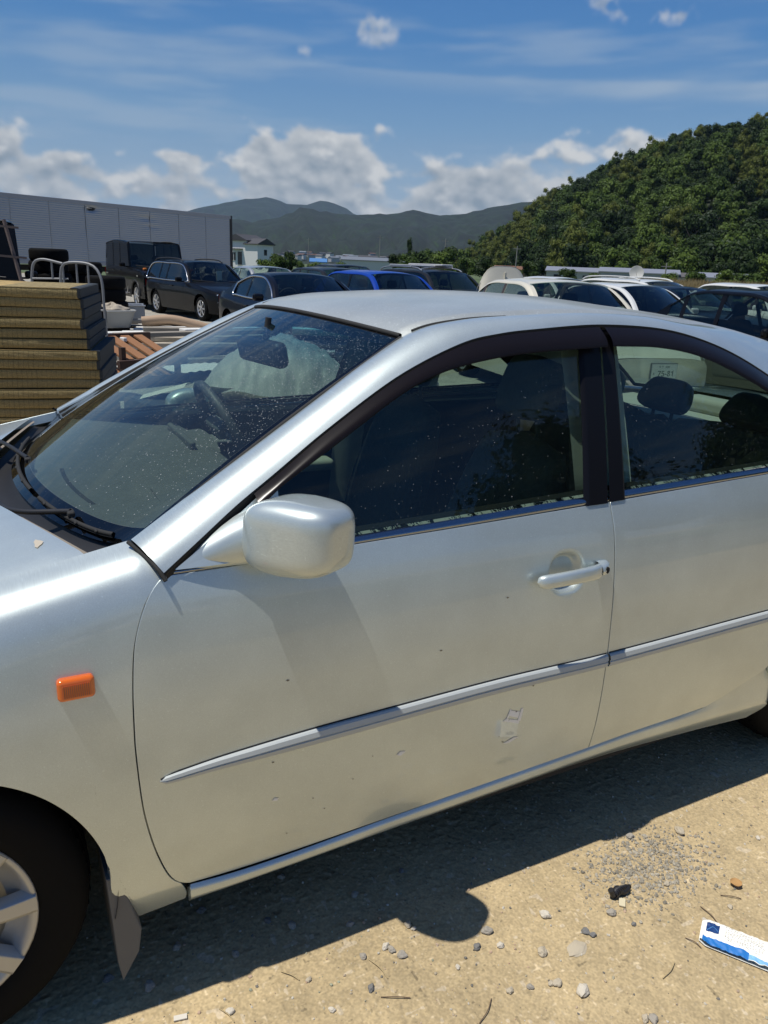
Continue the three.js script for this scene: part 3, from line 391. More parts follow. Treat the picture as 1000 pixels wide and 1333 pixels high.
// old sticker trace and scuffs on the front door
{
  const glue = std([0.93, 0.91, 0.84], 0.9), z = (x, y) => S(x, y) + 0.0012, patch = (pts) => { const s = new THREE.Shape(pts.map((p) => new THREE.Vector2(...p))), g = new THREE.ShapeGeometry(s), a = g.attributes.position; for (let i = 0; i < a.count; i++) a.setZ(i, z(a.getX(i), a.getY(i))); g.computeVertexNormals(); return g; };
  const q = ([u, v]) => [1.323 + 0.05 * u + 0.01 * v, 0.47 + 0.05 * v - 0.012 * u];
  cp(doorF, 'sticker_residue', [patch([[-0.12, 0.02], [0.95, -0.12], [0.92, 0.05], [0.05, 0.16]].map(q)), patch([[0.82, -0.05], [1.0, 0.05], [0.98, 0.75], [0.84, 0.72]].map(q)), patch([[0.05, 0.16], [0.16, 0.15], [0.22, 0.62], [0.14, 0.72]].map(q)), patch([[0.16, 0.32], [0.80, 0.2], [0.80, 0.55], [0.2, 0.62]].map(q))], glue);
  for (const g of [patch([[1.325, 0.402], [1.345, 0.399], [1.376, 0.41], [1.36, 0.413]]), patch([[1.01, 0.46], [1.02, 0.455], [1.035, 0.464], [1.02, 0.468]]), patch([[0.70, 0.43], [0.712, 0.427], [0.716, 0.433], [0.706, 0.436]])]) cp(doorF, 'paint_scuff', g, std([0.86, 0.84, 0.76], 0.85));
  const fleckMat = std([0.2, 0.17, 0.12], 0.9); for (const g of even(14).map((t) => { const r = rng(60 + Math.round(t * 14)), x = 0.6 + 0.95 * r(), y = 0.32 + 0.55 * r(), s = 0.0015 + 0.002 * r(); return patch([[x - s, y], [x, y - s * 0.6], [x + s * 1.4, y], [x, y + s * 0.7]]); })) cp(doorF, 'dirt_fleck', g, fleckMat);
}
// wheels
const tyreRubber = phys([0.006, 0.006, 0.006], { roughness: 0.85, specularIntensity: 0.25 }), wheelSilver = phys([0.42, 0.42, 0.40], { metalness: 0.45, roughness: 0.42, clearcoat: 0.4, clearcoatRoughness: 0.2 });
function sedanWheel(x, z, side, turn = 0) {
  const w = new THREE.Group(); w.name = 'wheel'; w.position.set(x - 1.36, 0.322, z); w.rotation.y = turn; CAR.add(w);
  const tp = [[0.218, 0.0], [0.228, 0.007], [0.245, 0.010], [0.275, 0.011], [0.295, 0.006], [0.309, -0.006], [0.318, -0.022], [0.322, -0.05], [0.322, -0.15], [0.316, -0.185], [0.29, -0.2], [0.22, -0.195]];
  const ty = new THREE.LatheGeometry(tp.map(([r, h]) => new THREE.Vector2(r, h)), 64).rotateX(Math.PI / 2);
  const grooves = [-0.062, -0.1, -0.138].map((d) => new THREE.TorusGeometry(0.3215, 0.004, 4, 64).translate(0, 0, d)), lugs = []; for (let k = 0; k < 60; k++) lugs.push(box(0.004, 0.006, 0.045, 0.3195, 0, -0.05, 0.001).rotateY(0).rotateZ(k / 60 * 6.2832));
  part(w, 'tyre', join([ty, ...grooves, ...lugs]), tyreRubber);
  const lip = new THREE.LatheGeometry([[0.165, -0.03], [0.185, -0.022], [0.198, -0.008], [0.207, 0.002], [0.214, 0.005], [0.219, 0.003], [0.22, -0.004], [0.214, -0.02]].map(([r, h]) => new THREE.Vector2(r, h)), 64).rotateX(Math.PI / 2);
  const spokes = []; for (let k = 0; k < 9; k++) { const g = sheet(8, 14, (u, v) => { const s = u * 2 - 1, r = lerp(0.05, 0.2165, v), hw = lerp(0.020, 0.027, v); const edge = Math.abs(s) > 0.85; return [r, s * hw, 0.012 * Math.sin(lerp(0.3, 1.9, v)) + lerp(0.006, -0.004, v) - (edge ? 0.022 : 0)]; }, false).rotateZ((k * 40 + 1.5) * R); spokes.push(g); }
  const hub = new THREE.LatheGeometry([[0.0001, 0.02], [0.03, 0.02], [0.042, 0.016], [0.06, 0.014], [0.062, 0.0], [0.055, -0.03]].map(([r, h]) => new THREE.Vector2(r, h)), 36).rotateX(Math.PI / 2);
  const c = part(w, 'wheel_cover', join([lip, ...spokes, hub]), wheelSilver);
  part(c, 'steel_wheel', new THREE.LatheGeometry([[0.03, -0.05], [0.09, -0.055], [0.13, -0.075], [0.17, -0.085], [0.19, -0.06], [0.2, -0.03]].map(([r, h]) => new THREE.Vector2(r, h)), 40).rotateX(Math.PI / 2), wheelSilver);
  if (side < 0) w.rotation.y += Math.PI;
}
sedanWheel(0, 0.862, 1); sedanWheel(2.70, 0.852, 1); sedanWheel(0, -0.862, -1); sedanWheel(2.70, -0.852, -1);
for (const s of [1, -1]) for (const x of [0, 2.79]) { const g = new THREE.CylinderGeometry(0.375, 0.375, 0.3, 40, 1, true, Math.PI / 2, Math.PI).rotateX(Math.PI / 2).rotateZ(0); cp(CAR, 'wheel_well', join([new THREE.CylinderGeometry(0.37, 0.37, 0.36, 40, 1, true, Math.PI * 0.42, Math.PI * 1.16).rotateX(Math.PI / 2).translate(x, 0.325, s * 0.70), new THREE.CircleGeometry(0.37, 40).translate(x, 0.325, s * 0.525)]), cavity); }
cp(CAR, 'underbody', [box(2.02, 0.1, 1.68, 1.43, 0.245, 0), box(0.4, 0.12, 1.0, 0, 0.26, 0), box(0.6, 0.12, 1.0, 2.85, 0.27, 0)], cavity);
{ // mud flap behind the front wheel
  const s = new THREE.Shape([[0.350, 0.335], [0.368, 0.33], [0.388, 0.262], [0.408, 0.182], [0.4, 0.125], [0.366, 0.062], [0.3605, 0.11], [0.357, 0.2]].map((p) => new THREE.Vector2(...p)));
  both(CAR, 'mud_flap', new THREE.ExtrudeGeometry(s, { depth: 0.17, bevelEnabled: true, bevelSize: 0.003, bevelThickness: 0.004, bevelSegments: 2, steps: 1 }).translate(0, 0, 0.702), std([0.13, 0.13, 0.125], 0.75));
}
// interior
cp(CAR, 'cabin_floor', [box(2.5, 0.06, 1.55, 1.75, 0.30, 0), box(0.05, 0.65, 1.5, 0.52, 0.6, 0), box(1.1, 0.16, 0.22, 1.35, 0.42, 0, 0.04)], std([0.03, 0.032, 0.034], 0.95));
const dash = cp(CAR, 'dashboard', [sheet(40, 24, (u, v) => { const s = u * 2 - 1, g = wsPt(s * 0.97, 0.03), x = lerp(g[0] + 0.02, 0.90 - 0.03 * s * s, Math.min(1, v * 1.25)), drop = v > 0.8 ? (v - 0.8) * 5 : 0; const hump = 0.012 * Math.exp(-((s * 0.7 + 0.37) ** 2) / 0.02) * smooth(0.45, 0.75, v); return [x + 0.03 * Math.sin(drop * 1.6), lerp(g[1] - 0.022, 0.955, clamp(v * 1.6)) + 0.012 * Math.sin(v * 3) + hump * (1 - drop) - 0.33 * drop * drop, s * 0.70]; }, true, (q) => [q[0] * 2, q[2] * 2])], dashPlastic);
cp(dash, 'defrost_vent', [sheet(20, 2, (u, v) => { const s = lerp(-0.1, 0.45, u), g = wsPt(s, 0.03); return [g[0] + 0.10 + 0.032 * v, 0.9735 - 0.0005 * v, s * 0.7]; }, true)], cavity);
cp(dash, 'airbag_cover_seam', [tube([[0.62, 0.969, 0.55], [0.60, 0.971, 0.35], [0.60, 0.972, 0.22]], 0.0022, 20, 4), tube([[0.62, 0.969, 0.55], [0.80, 0.968, 0.56]], 0.0022, 10, 4)], cavity);
cp(dash, 'instrument_hood', [sheet(24, 12, (u, v) => { const a = (u - 0.5) * 2.6, r = 0.18; return [0.76 + 0.15 * v, 0.945 + 0.042 * Math.cos(a) * (0.6 + 0.4 * v), -0.37 + r * Math.sin(a)]; }, true), box(0.02, 0.09, 0.34, 0.82, 0.95, -0.37, 0.008)], dashPlastic);
const wheelTilt = (g) => g.rotateY(Math.PI / 2).rotateZ(0.44).translate(0.975, 0.985, -0.37);
const sw = cp(CAR, 'steering_wheel', wheelTilt(new THREE.TorusGeometry(0.183, 0.0165, 12, 48)), std([0.05, 0.055, 0.055], 0.55));
cp(sw, 'steering_hub', wheelTilt(join([new RoundedBoxGeometry(0.17, 0.13, 0.05, 3, 0.02).translate(0, -0.01, -0.01), box(0.33, 0.035, 0.02, 0, 0.01, -0.01, 0.008), box(0.04, 0.17, 0.02, 0, -0.09, -0.01, 0.008)])), std([0.1, 0.11, 0.11], 0.6));
cp(sw, 'column_stalk', [bar([0.93, 0.95, -0.37], [0.955, 0.99, -0.2], 0.008), box(0.12, 0.08, 0.12, 0.91, 0.93, -0.37, 0.02)], std([0.13, 0.14, 0.14], 0.6));
const rvm = cp(CAR, 'rear_view_mirror', [new RoundedBoxGeometry(0.045, 0.078, 0.27, 3, 0.02).rotateZ(0.2).rotateY(0.15).translate(1.0, 1.302, -0.035), bar([1.0, 1.315, -0.01], [1.01, 1.405, 0], 0.01)], std([0.02, 0.02, 0.022], 0.5));
function loftPad(rings, n = 28) { // rounded cushions: rings of [centre, half-width along z, half-depth, depth direction]
  return sheet(n, rings.length - 1, (u, v) => { const [c, w, d, dir, e = 0.6] = rings[Math.round(v * (rings.length - 1))], a = u * 6.2832, ca = Math.cos(a), sa = Math.sin(a), p = Math.sign(ca) * Math.pow(Math.abs(ca), e) * w, q = Math.sign(sa) * Math.pow(Math.abs(sa), e) * d; return [c[0] + dir[0] * q, c[1] + dir[1] * q, c[2] + p]; }, true, (q) => [q[2] * 4, q[1] * 4]);
}
function padBack(x0, y0, x1, y1, z, w0, w1, d0, d1, n = 16) { const L = Math.hypot(x1 - x0, y1 - y0), dir = [(y1 - y0) / L, -(x1 - x0) / L], rings = []; for (let i = 0; i <= n; i++) { const t = i / n, k = Math.pow(Math.max(0, 1 - Math.pow(Math.abs(2 * t - 1), 5)), 0.5); rings.push([[lerp(x0, x1, t), lerp(y0, y1, t), z], lerp(w0, w1, smooth(0.35, 1, t)) * (0.5 + 0.5 * k) * (i === 0 || i === n ? 0.05 : 1), lerp(d0, d1, t) * (0.3 + 0.7 * k) * (i === 0 || i === n ? 0.05 : 1), dir]); } return loftPad(rings); }
for (const z of [0.36, -0.36]) {
  const s = cp(CAR, 'front_seat', [padBack(1.56, 0.52, 1.74, 1.09, z, 0.25, 0.20, 0.075, 0.055), padBack(1.08, 0.50, 1.62, 0.44, z, 0.25, 0.25, 0.08, 0.08)], seatFabric);
  cp(s, 'head_rest', [padBack(1.70, 1.13, 1.75, 1.325, z, 0.125, 0.105, 0.05, 0.045), bar([1.735, 1.05, z - 0.05], [1.725, 1.17, z - 0.05], 0.007), bar([1.735, 1.05, z + 0.05], [1.725, 1.17, z + 0.05], 0.007)], seatFabric);
}
const bench = cp(CAR, 'rear_seat', [padBack(2.42, 0.48, 2.72, 1.06, 0.36, 0.33, 0.31, 0.08, 0.06), padBack(2.42, 0.48, 2.72, 1.06, -0.36, 0.33, 0.31, 0.08, 0.06), padBack(2.42, 0.48, 2.71, 1.03, 0, 0.14, 0.12, 0.07, 0.05), padBack(1.98, 0.48, 2.5, 0.44, 0, 0.66, 0.66, 0.09, 0.08)], seatFabric);
for (const z of [0.40, -0.02, -0.40]) cp(bench, 'head_rest', [padBack(2.70, 1.045, 2.77, z ? 1.165 : 1.155, z, 0.125, 0.10, 0.05, 0.045), bar([2.72, 0.98, z - 0.05], [2.73, 1.08, z - 0.05], 0.007), bar([2.72, 0.98, z + 0.05], [2.73, 1.08, z + 0.05], 0.007)], seatFabric);
cp(CAR, 'parcel_shelf', [box(0.5, 0.03, 1.2, 2.98, 1.0, 0, 0.01)], palePlastic);
cp(CAR, 'brake_lamp_cover', [box(0.11, 0.07, 0.3, 3.02, 1.045, 0, 0.025)], palePlastic);
const rwPt = (s, t, d = 0) => [lerp(2.66, 3.14, t) + 0.05 * (1 - s * s) * (1 - t) + 0.02 * (1 - s * s) + d * 0.5, lerp(1.352, 1.05, t) + 0.016 * (1 - s * s) + 0.015 * Math.sin(t * 3.1) + d * 0.85, s * lerp(0.535, 0.60, t)];
cp(CAR, 'rear_window', sheet(30, 16, (u, v) => rwPt(u * 2 - 1, v), true), doorGlass);
cp(CAR, 'rear_window_seal', [tube(even(16).map((t) => rwPt(t * 2 - 1, 1)), 0.008, 40, 6), tube(even(16).map((t) => rwPt(t * 2 - 1, 0)), 0.008, 40, 6), tube(even(8).map((t) => rwPt(1, t)), 0.008, 20, 6), tube(even(8).map((t) => rwPt(-1, t)), 0.008, 20, 6)], blackRubber);
both(CAR, 'rear_pillar_trim', sheet(14, 4, (u, v) => { const p = railPt(lerp(0.7, 1, u), lerp(0.1, 0.95, v)); return [p[0] - 0.01, p[1] - 0.02, p[2] - 0.03]; }), palePlastic);
// ---------------------------------------------------------------- the other cars on the lot
const paneTint = (c, k = 1) => phys(c, { transmission: 1, thickness: 0, roughness: 0.03, ior: 1.5 });
const clearPane = paneTint([0.52, 0.60, 0.56]), darkPane = paneTint([0.10, 0.115, 0.115]);
const gloss = (c, metal = 0) => phys(c, { metalness: metal, roughness: metal ? 0.38 : 0.45, clearcoat: c[0] < 0.1 ? 0.38 : 0.8, clearcoatRoughness: 0.06, specularIntensity: c[0] < 0.1 ? 0.08 : 0.6, map: dustTex });
const lensClear = phys([0.85, 0.87, 0.88], { roughness: 0.15, metalness: 0.35, clearcoat: 1, clearcoatRoughness: 0.03 }), lensRed = phys([0.4, 0.015, 0.012], { roughness: 0.2, clearcoat: 1 }), lensAmber = phys([0.75, 0.22, 0.02], { roughness: 0.2, clearcoat: 1 });
const rimMetal = std([0.5, 0.5, 0.5], 0.32, 0.8), darkCloth = std([0.035, 0.036, 0.04], 0.95), tanCloth = std([0.24, 0.21, 0.16], 0.9);
const tyreGeo = (() => { const g = {}; return (r) => g[r] ??= [join([new THREE.LatheGeometry([[0.66, 0.0], [0.70, 0.02], [0.84, 0.03], [0.94, 0.0], [1, -0.12], [1, -0.5], [0.92, -0.62], [0.66, -0.6]].map(([a, b]) => new THREE.Vector2(a * r, b * r)), 40).rotateX(Math.PI / 2)]), join([new THREE.LatheGeometry([[0.56, -0.06], [0.62, 0.0], [0.66, 0.015], [0.68, 0.0], [0.66, -0.06]].map(([a, b]) => new THREE.Vector2(a * r, b * r)), 36).rotateX(Math.PI / 2), ...Array.from({ length: 7 }, (_, k) => box(0.5 * r, 0.13 * r, 0.06 * r, 0.37 * r, 0, -0.02 * r, 0.02 * r).rotateZ(k * 2 * Math.PI / 7)), new THREE.CylinderGeometry(0.15 * r, 0.17 * r, 0.09 * r, 18).rotateX(Math.PI / 2).translate(0, 0, 0)]), join([new THREE.CylinderGeometry(0.62 * r, 0.62 * r, 0.02, 28).rotateX(Math.PI / 2).translate(0, 0, -0.2 * r)])]; })();
function parked(o) { // local axes: +x is the nose, y up
  const { L, W, H, wb, fo, belt, A0, A1, C1, C0, winEnd, roofW = 0.66, hood = 0.78, nose = 0.62, deck = belt, bump = 0.3, tyre = 0.32, paint, pane = clearPane, box3 = 0 } = o;
  const t = thing(o.name, o.label, 'car', [o.x, 0, o.z], o.turn, 'cars parked on the lot'), h = W / 2, xn = L / 2, xf = xn - fo, xr = xf - wb, ra = tyre + 0.055;
  const wAt = (x) => { const e = Math.abs(x) / xn; return h * (1 - (box3 ? 0.06 : 0.26) * Math.pow(clamp((e - 0.62) / 0.38), 2.4)); };
  const sh = curve([[-xn, deck - 0.07], [-xn + 0.12, deck - 0.01], [C0, deck], [(A0 + C0) / 2, belt], [A0, belt - 0.01], [lerp(A0, xn, 0.5), lerp(belt, hood, 0.55)], [xn - 0.25, hood - 0.02], [xn, nose + 0.06]]);
  const low = (x) => { let y = bump * 0.72; for (const c of [xf, xr]) { const d = Math.abs(x - c); if (d < ra) y = Math.max(y, tyre + Math.sqrt(ra * ra - d * d)); } return y; };
  const xs = []; for (let i = 0; i <= 70; i++) xs.push(-xn + L * i / 70); for (const c of [xf, xr]) for (let k = 0; k <= 12; k++) xs.push(c + ra * Math.cos(k * Math.PI / 12) * 1.0001); xs.sort((a, b) => a - b);
  const prof = (x, v) => { const b = low(x), s = sh(x), y = lerp(b, s, v), m = clamp((y - bump * 0.7) / (s - bump * 0.7)), w = wAt(x); return [x, y, w * (box3 ? 0.985 + 0.015 * Math.sin(m * 3.1) - 0.03 * smooth(0.93, 1, m) : 0.955 + 0.045 * Math.sin(Math.min(1, m * 1.5) * 1.57) - 0.02 * smooth(0.55, 0.9, m) - 0.075 * smooth(0.86, 1, m))]; };
  const side = sheet(xs.length - 1, 16, (u, v) => prof(xs[Math.round(u * (xs.length - 1))], v), true, (q) => [q[0], q[1]]);
  const edgeZ = (x) => prof(x, 1)[2], hoodS = sheet(24, 20, (u, v) => { const x = lerp(A0 - 0.02, xn, u), s = v * 2 - 1; return [x - 0.05 * s * s * u, sh(x) + (box3 ? 0.012 : 0.04) * (1 - s ** 4) * (1 - 0.3 * u), s * edgeZ(x)]; }, false, (q) => [q[0], q[2]]);
  const cap = (sx) => sheet(20, 14, (u, v) => { const s = u * 2 - 1, x = sx * xn, y = lerp(bump * 0.72, sh(x), v), w = prof(x, v)[2], b = (box3 ? 0.03 : 0.10) * (1 - s * s) * Math.sin(0.5 + v * 2.2); return [x + sx * b, y + (v > 0.99 ? (box3 ? 0.012 : 0.04 * 0.7) * (1 - s ** 4) : 0), s * w]; }, sx < 0);
  const geos = [side, mirrorZ(side), hoodS, cap(1), cap(-1)];
  const deckFrom = Math.min(C0, A0);
  if (C0 > -xn + 0.15 && !o.lidOpen) geos.push(sheet(12, 14, (u, v) => { const x = lerp(-xn, C0 + 0.03, u), s = v * 2 - 1; return [x, sh(x) + 0.03 * (1 - s ** 4), s * edgeZ(x)]; }, false));
  part(t, 'body', join(geos), paint);
  // greenhouse
  const yr = H - 0.045, Rl = curve([[C0, deck + 0.005], [lerp(C0, C1, 0.55), lerp(deck, yr, 0.62)], [C1, yr - 0.012], [(C1 + A1) / 2, yr + 0.012], [A1, yr - 0.02], [lerp(A0, A1, 0.45), lerp(belt, yr, 0.58)], [A0, belt + 0.005]]);
  const boxR = curve([[C0, deck], [C0 + 0.04, lerp(deck, yr, 0.6)], [C1, yr], [A1, yr], [lerp(A0, A1, 0.5), lerp(belt, yr, 0.5)], [A0, belt]]);
  const Rf = box3 ? boxR : Rl, rw = h * (box3 ? 0.9 : roofW / 0.66 * 0.70), bz = h * 0.93 - (box3 ? 0.0 : 0.02), zAt = (x, y) => lerp(bz, rw, clamp((y - belt) / (yr - belt), 0, 1.1)) - (box3 ? 0 : 0.02 * smooth(A1, A0, x));
  const xa = A0 - 0.02, xe = winEnd, gx = (u) => lerp(xe, xa, u);
  const paneS = (a, b, inset = 0.03) => sheet(18, 8, (u, v) => { const x = lerp(a, b, u), y = lerp(sh(x) - 0.01, Math.max(sh(x), Rf(x) - inset), v); return [x, y, zAt(x, y) - 0.006]; }, true);
  const bx = o.bPillar ?? (A1 * 0.62 + xe * 0.38), bx2 = o.cPillar;
  const cuts = [xe, ...(bx2 !== undefined ? [bx2] : []), bx, xa];
  for (const s of [1, -1]) {
    const m = (g) => (s > 0 ? g : mirrorZ(g));
    for (let i = 0; i < cuts.length - 1; i++) { const open = o.openWindow && s < 0 && i === cuts.length - 2; if (!open) part(t, 'side_window', m(paneS(cuts[i] + 0.012, cuts[i + 1] - 0.012)), pane); }
    const rail = sheet(60, 4, (u, v) => { const x = lerp(xe - 0.02, A0 + 0.01, u), y = Rf(x), w = 0.05; return [x, y + 0.004 - w * (1 - v) * 0.85, zAt(x, y - w * (1 - v)) + 0.004 - 0.03 * smooth(0.5, 1, v)]; }, true);
    const roofSide = sheet(50, 3, (u, v) => { const x = lerp(C0 + 0.02, A0, u), y = Rf(x); return [x, y + 0.003 * v, lerp(zAt(x, y) - 0.018, zAt(x, y) - 0.085, v)]; }, true);
    const cp_ = sheet(14, 8, (u, v) => { const x = lerp(C0 + 0.01, xe + 0.01, u), y = lerp(deck - 0.02, Rf(x), v); return [x, y, zAt(x, y) + 0.002]; }, true);
    part(t, 'roof_rail', m(join([rail, roofSide, cp_])), paint);
    for (const b of cuts.slice(1, -1)) part(t, 'window_post', m(sheet(2, 8, (u, v) => { const x = b + (u - 0.5) * 0.07, y = lerp(sh(b) - 0.01, Rf(b) - 0.03, v); return [x - 0.04 * v, y, zAt(x, y) + 0.001]; }, true)), o.postPaint ?? blackGloss);
    if (o.chromeLine) part(t, 'window_chrome', m(tube([...even(10).map((k) => { const x = lerp(xa - 0.05, xe + 0.03, k); return [x, sh(x) + 0.012, zAt(x, belt) + 0.008]; }), ...even(24).map((k) => { const x = lerp(xe + 0.01, xa - 0.02, k), y = Math.max(sh(x) + 0.02, Rf(x) - 0.045); return [x, y, zAt(x, y) + 0.01]; })], 0.017, 120, 6, true)), std([0.62, 0.63, 0.64], 0.22, 1));
    const wing = new RoundedBoxGeometry(0.1, 0.12, 0.19, 3, 0.045); part(t, 'door_mirror', m(join([wing.translate(A0 - 0.22, belt + 0.06, h + 0.09), box(0.05, 0.03, 0.12, A0 - 0.2, belt + 0.01, h - 0.01, 0.01)])), o.mirrorPaint ?? paint);
    for (const hx of o.handles ?? [bx + 0.14, xe + 0.18]) part(t, 'door_handle', m(box(0.2, 0.03, 0.03, hx, belt - 0.12, prof(hx, 0.8)[2] + 0.012, 0.012)), o.handlePaint ?? paint);
    for (const hx of [xa - 0.06, bx + 0.0, ...(bx2 !== undefined ? [bx2] : [])]) part(t, 'painted_door_gap', m(sheet(1, 14, (u, v) => { const y = lerp(bump + 0.04, sh(hx) - 0.02, v), b = lerp(bump * 0.72, sh(hx), 0); const q = prof(hx, (y - low(hx)) / (sh(hx) - low(hx))); return [hx + (u - 0.5) * 0.012, y, q[2] + 0.0025]; }, true)), cavity);  // near-black strip on the body, painting the shade of a door gap
    // lamps on the corners
    if (box3) part(t, 'headlight', m(join([new THREE.CylinderGeometry(0.1, 0.1, 0.05, 24).rotateZ(Math.PI / 2).translate(xn + 0.03, hood - 0.18, h * 0.72)])), lensClear);
    else part(t, 'headlight', m(sheet(12, 8, (u, v) => { const a = lerp(0.30, 1.0, u), y = lerp(sh(xn) - 0.19, sh(xn) + 0.015, v * (0.55 + 0.45 * a)), x0 = xn - 0.05 - 0.32 * Math.max(0, a - 0.55) ** 1.2; const w = prof(Math.min(xn, x0 + 0.05), 0.8)[2]; return [x0 + 0.10 * (1 - (a * 0.9) ** 2) + 0.035 - 0.05 * v, y + 0.01, a * w + 0.012]; }, true)), lensClear);
    part(t, 'tail_lamp', m(sheet(8, 6, (u, v) => { const a = lerp(0.55, 1.0, u), x0 = -xn - 0.012 + 0.2 * Math.max(0, a - 0.75), w = prof(x0 + 0.05, 0.7)[2]; return [x0 - 0.05 * (1 - a), lerp(deck - 0.28, deck - 0.08, v), a * w + 0.008]; })), lensRed);
  }
  if (box3) part(t, 'roof', sheet(20, 12, (u, v) => { const x = lerp(C0, A1, u), s = v * 2 - 1; return [x, yr + 0.035 * (1 - s ** 6) + 0.01, s * (rw - 0.03)]; }), o.roofPaint ?? paint);
  else part(t, 'roof', sheet(26, 16, (u, v) => { const x = lerp(C1, A1, u), s = v * 2 - 1, q = 1 - s * s; return [x + lerp(-0.06, 0.08, u) * q, Rf(x) + 0.045 * Math.pow(q, 0.8), s * (zAt(x, Rf(x)) - 0.07)]; }, false, (q) => [q[0], q[2]]), o.roofPaint ?? paint);
  const wsS = (x0, y0, x1, y1, bow, flip) => sheet(18, 10, (u, v) => { const s = u * 2 - 1, q = 1 - s * s, x = lerp(x0, x1, v), y = lerp(y0, y1, v), w = zAt(x, Math.min(y, yr)) - 0.055; return [x + bow * q * (1 - 0.5 * v), y + 0.045 * q * v * (box3 ? 0.3 : 1) + 0.02 * Math.sin(v * 3.14), s * w]; }, flip);
  part(t, 'windshield', wsS(A0 + 0.02, belt - 0.005, A1 + 0.005, yr - 0.01, box3 ? 0.03 : 0.14), o.frontPane ?? clearPane);
  part(t, 'rear_window', wsS(C0 - 0.01, deck, C1 - 0.005, yr - 0.005, box3 ? -0.02 : -0.1, true), pane);
  for (const k of [0.12, -0.42]) { const a = V(A0 + 0.16, belt + 0.02, k * h * 1.6); part(t, 'wiper', bar(a.toArray(), [A0 - 0.02, belt + 0.055, k * h * 1.6 + 0.55], 0.012, 6), blackTrim); }
  // cabin
  part(t, 'cabin', [box(A0 - C0 - 0.35, 0.04, W * 0.82, (A0 + C0) / 2, belt - 0.34, 0), box(0.32, 0.26, W * 0.76, A0 - 0.24, belt - 0.11, 0, 0.05)], darkCloth);
  for (const [sx, sz] of [[A0 - 1.05, 0.36], [A0 - 1.05, -0.36]]) { const s = part(t, 'seat', [padBack(-sx + 0.0, belt - 0.35, -sx + 0.17, belt + 0.17, sz, 0.24, 0.19, 0.07, 0.05).scale(-1, 1, 1)], o.seats ?? darkCloth); part(s, 'head_rest', [padBack(-sx + 0.17, belt + 0.2, -sx + 0.2, belt + 0.36, sz, 0.12, 0.1, 0.045, 0.04).scale(-1, 1, 1)], o.seats ?? darkCloth); }
  part(t, 'rear_bench', [padBack(-(A0 - 2.0), belt - 0.35, -(A0 - 2.2), belt + 0.1, 0, 0.6, 0.58, 0.07, 0.05).scale(-1, 1, 1)], o.seats ?? darkCloth);
  part(t, 'steering_wheel', new THREE.TorusGeometry(0.17, 0.016, 8, 28).rotateY(Math.PI / 2).rotateZ(-0.45).translate(A0 - 0.5, belt + 0.05, 0.36), darkCloth);
  // nose: grille, bumper slot, plate; wheels
  if (!o.noGrille) part(t, 'grille', box3 ? [box(0.03, 0.22, W * 0.44, xn + 0.04, hood - 0.17, 0, 0.01)] : [sheet(10, 4, (u, v) => { const s = (u * 2 - 1) * 0.42, y = lerp(nose - 0.10, nose + 0.02, v); return [xn + 0.085 * (1 - s * s) + 0.012, y, s * W * 0.5]; }, true)], o.grille ?? blackTrim);
  part(t, 'bumper_intake', [sheet(10, 3, (u, v) => { const s = (u * 2 - 1) * 0.6, y = lerp(bump + 0.02, bump + 0.1, v); return [xn + 0.085 * (1 - s * s) + 0.014, y, s * W * 0.48]; }, true)], blackTrim);
  const [tg, rg, bg] = tyreGeo(tyre);
  for (const x of [xf, xr]) for (const s of [1, -1]) { const w = new THREE.Group(); w.name = 'wheel'; w.position.set(x, tyre, s * (h - 0.04)); if (s < 0) w.rotation.y = Math.PI; t.add(w); part(w, 'tyre', tg, tyreRubber); part(w, 'rim', rg, o.rims ?? rimMetal); part(w, 'brake_disc', bg, std([0.05, 0.05, 0.05], 0.6)); }
  part(t, 'underbody', [box(L * 0.8, 0.1, W * 0.7, 0, bump * 0.75 + 0.06, 0), box(ra * 2.2, 0.3, W * 0.6, xf, tyre + 0.14, 0), box(ra * 2.2, 0.3, W * 0.6, xr, tyre + 0.14, 0)], cavity);
  if (o.rails) for (const s of [1, -1]) part(t, 'roof_bar', [tube([[C1 - 0.1, yr, s * (rw - 0.06)], [C1 + 0.05, yr + 0.06, s * (rw - 0.06)], [A1 - 0.35, yr + 0.075, s * (rw - 0.06)], [A1 - 0.15, yr + 0.02, s * (rw - 0.06)]], 0.018, 40, 6)], o.railPaint ?? blackTrim);
  return { t, xn, xf, xr, yr, rw, h, sh, Rf, prof, zAt };
}
const facing = (deg) => -Math.PI / 2 + deg * R; // nose towards the row where the silver sedan stands
const black = gloss([0.005, 0.0055, 0.007]), navy = gloss([0.006, 0.008, 0.015]), white = gloss([0.72, 0.73, 0.72]), cream = gloss([0.74, 0.70, 0.58]), blue = gloss([0.012, 0.055, 0.36]), greySilver = gloss([0.45, 0.47, 0.48], 0.5), charcoal = gloss([0.02, 0.022, 0.026]);
const sedan = { L: 4.7, W: 1.8, H: 1.45, wb: 2.75, fo: 0.88, belt: 0.92, A0: 0.85, A1: 0.18, C1: -0.95, C0: -1.62, winEnd: -1.28, cPillar: -1.0, deck: 0.98 };
const wagon = { L: 4.84, W: 1.85, H: 1.49, wb: 2.89, fo: 0.83, belt: 0.95, A0: 0.78, A1: 0.1, C1: -1.85, C0: -2.28, winEnd: -2.02, cPillar: -1.2, deck: 0.98, handles: [-0.15, -1.05] };
const hatch = { L: 4.1, W: 1.73, H: 1.46, wb: 2.51, fo: 0.85, belt: 0.93, A0: 0.75, A1: 0.15, C1: -1.3, C0: -1.88, winEnd: -1.45, deck: 0.96, handles: [-0.4] };
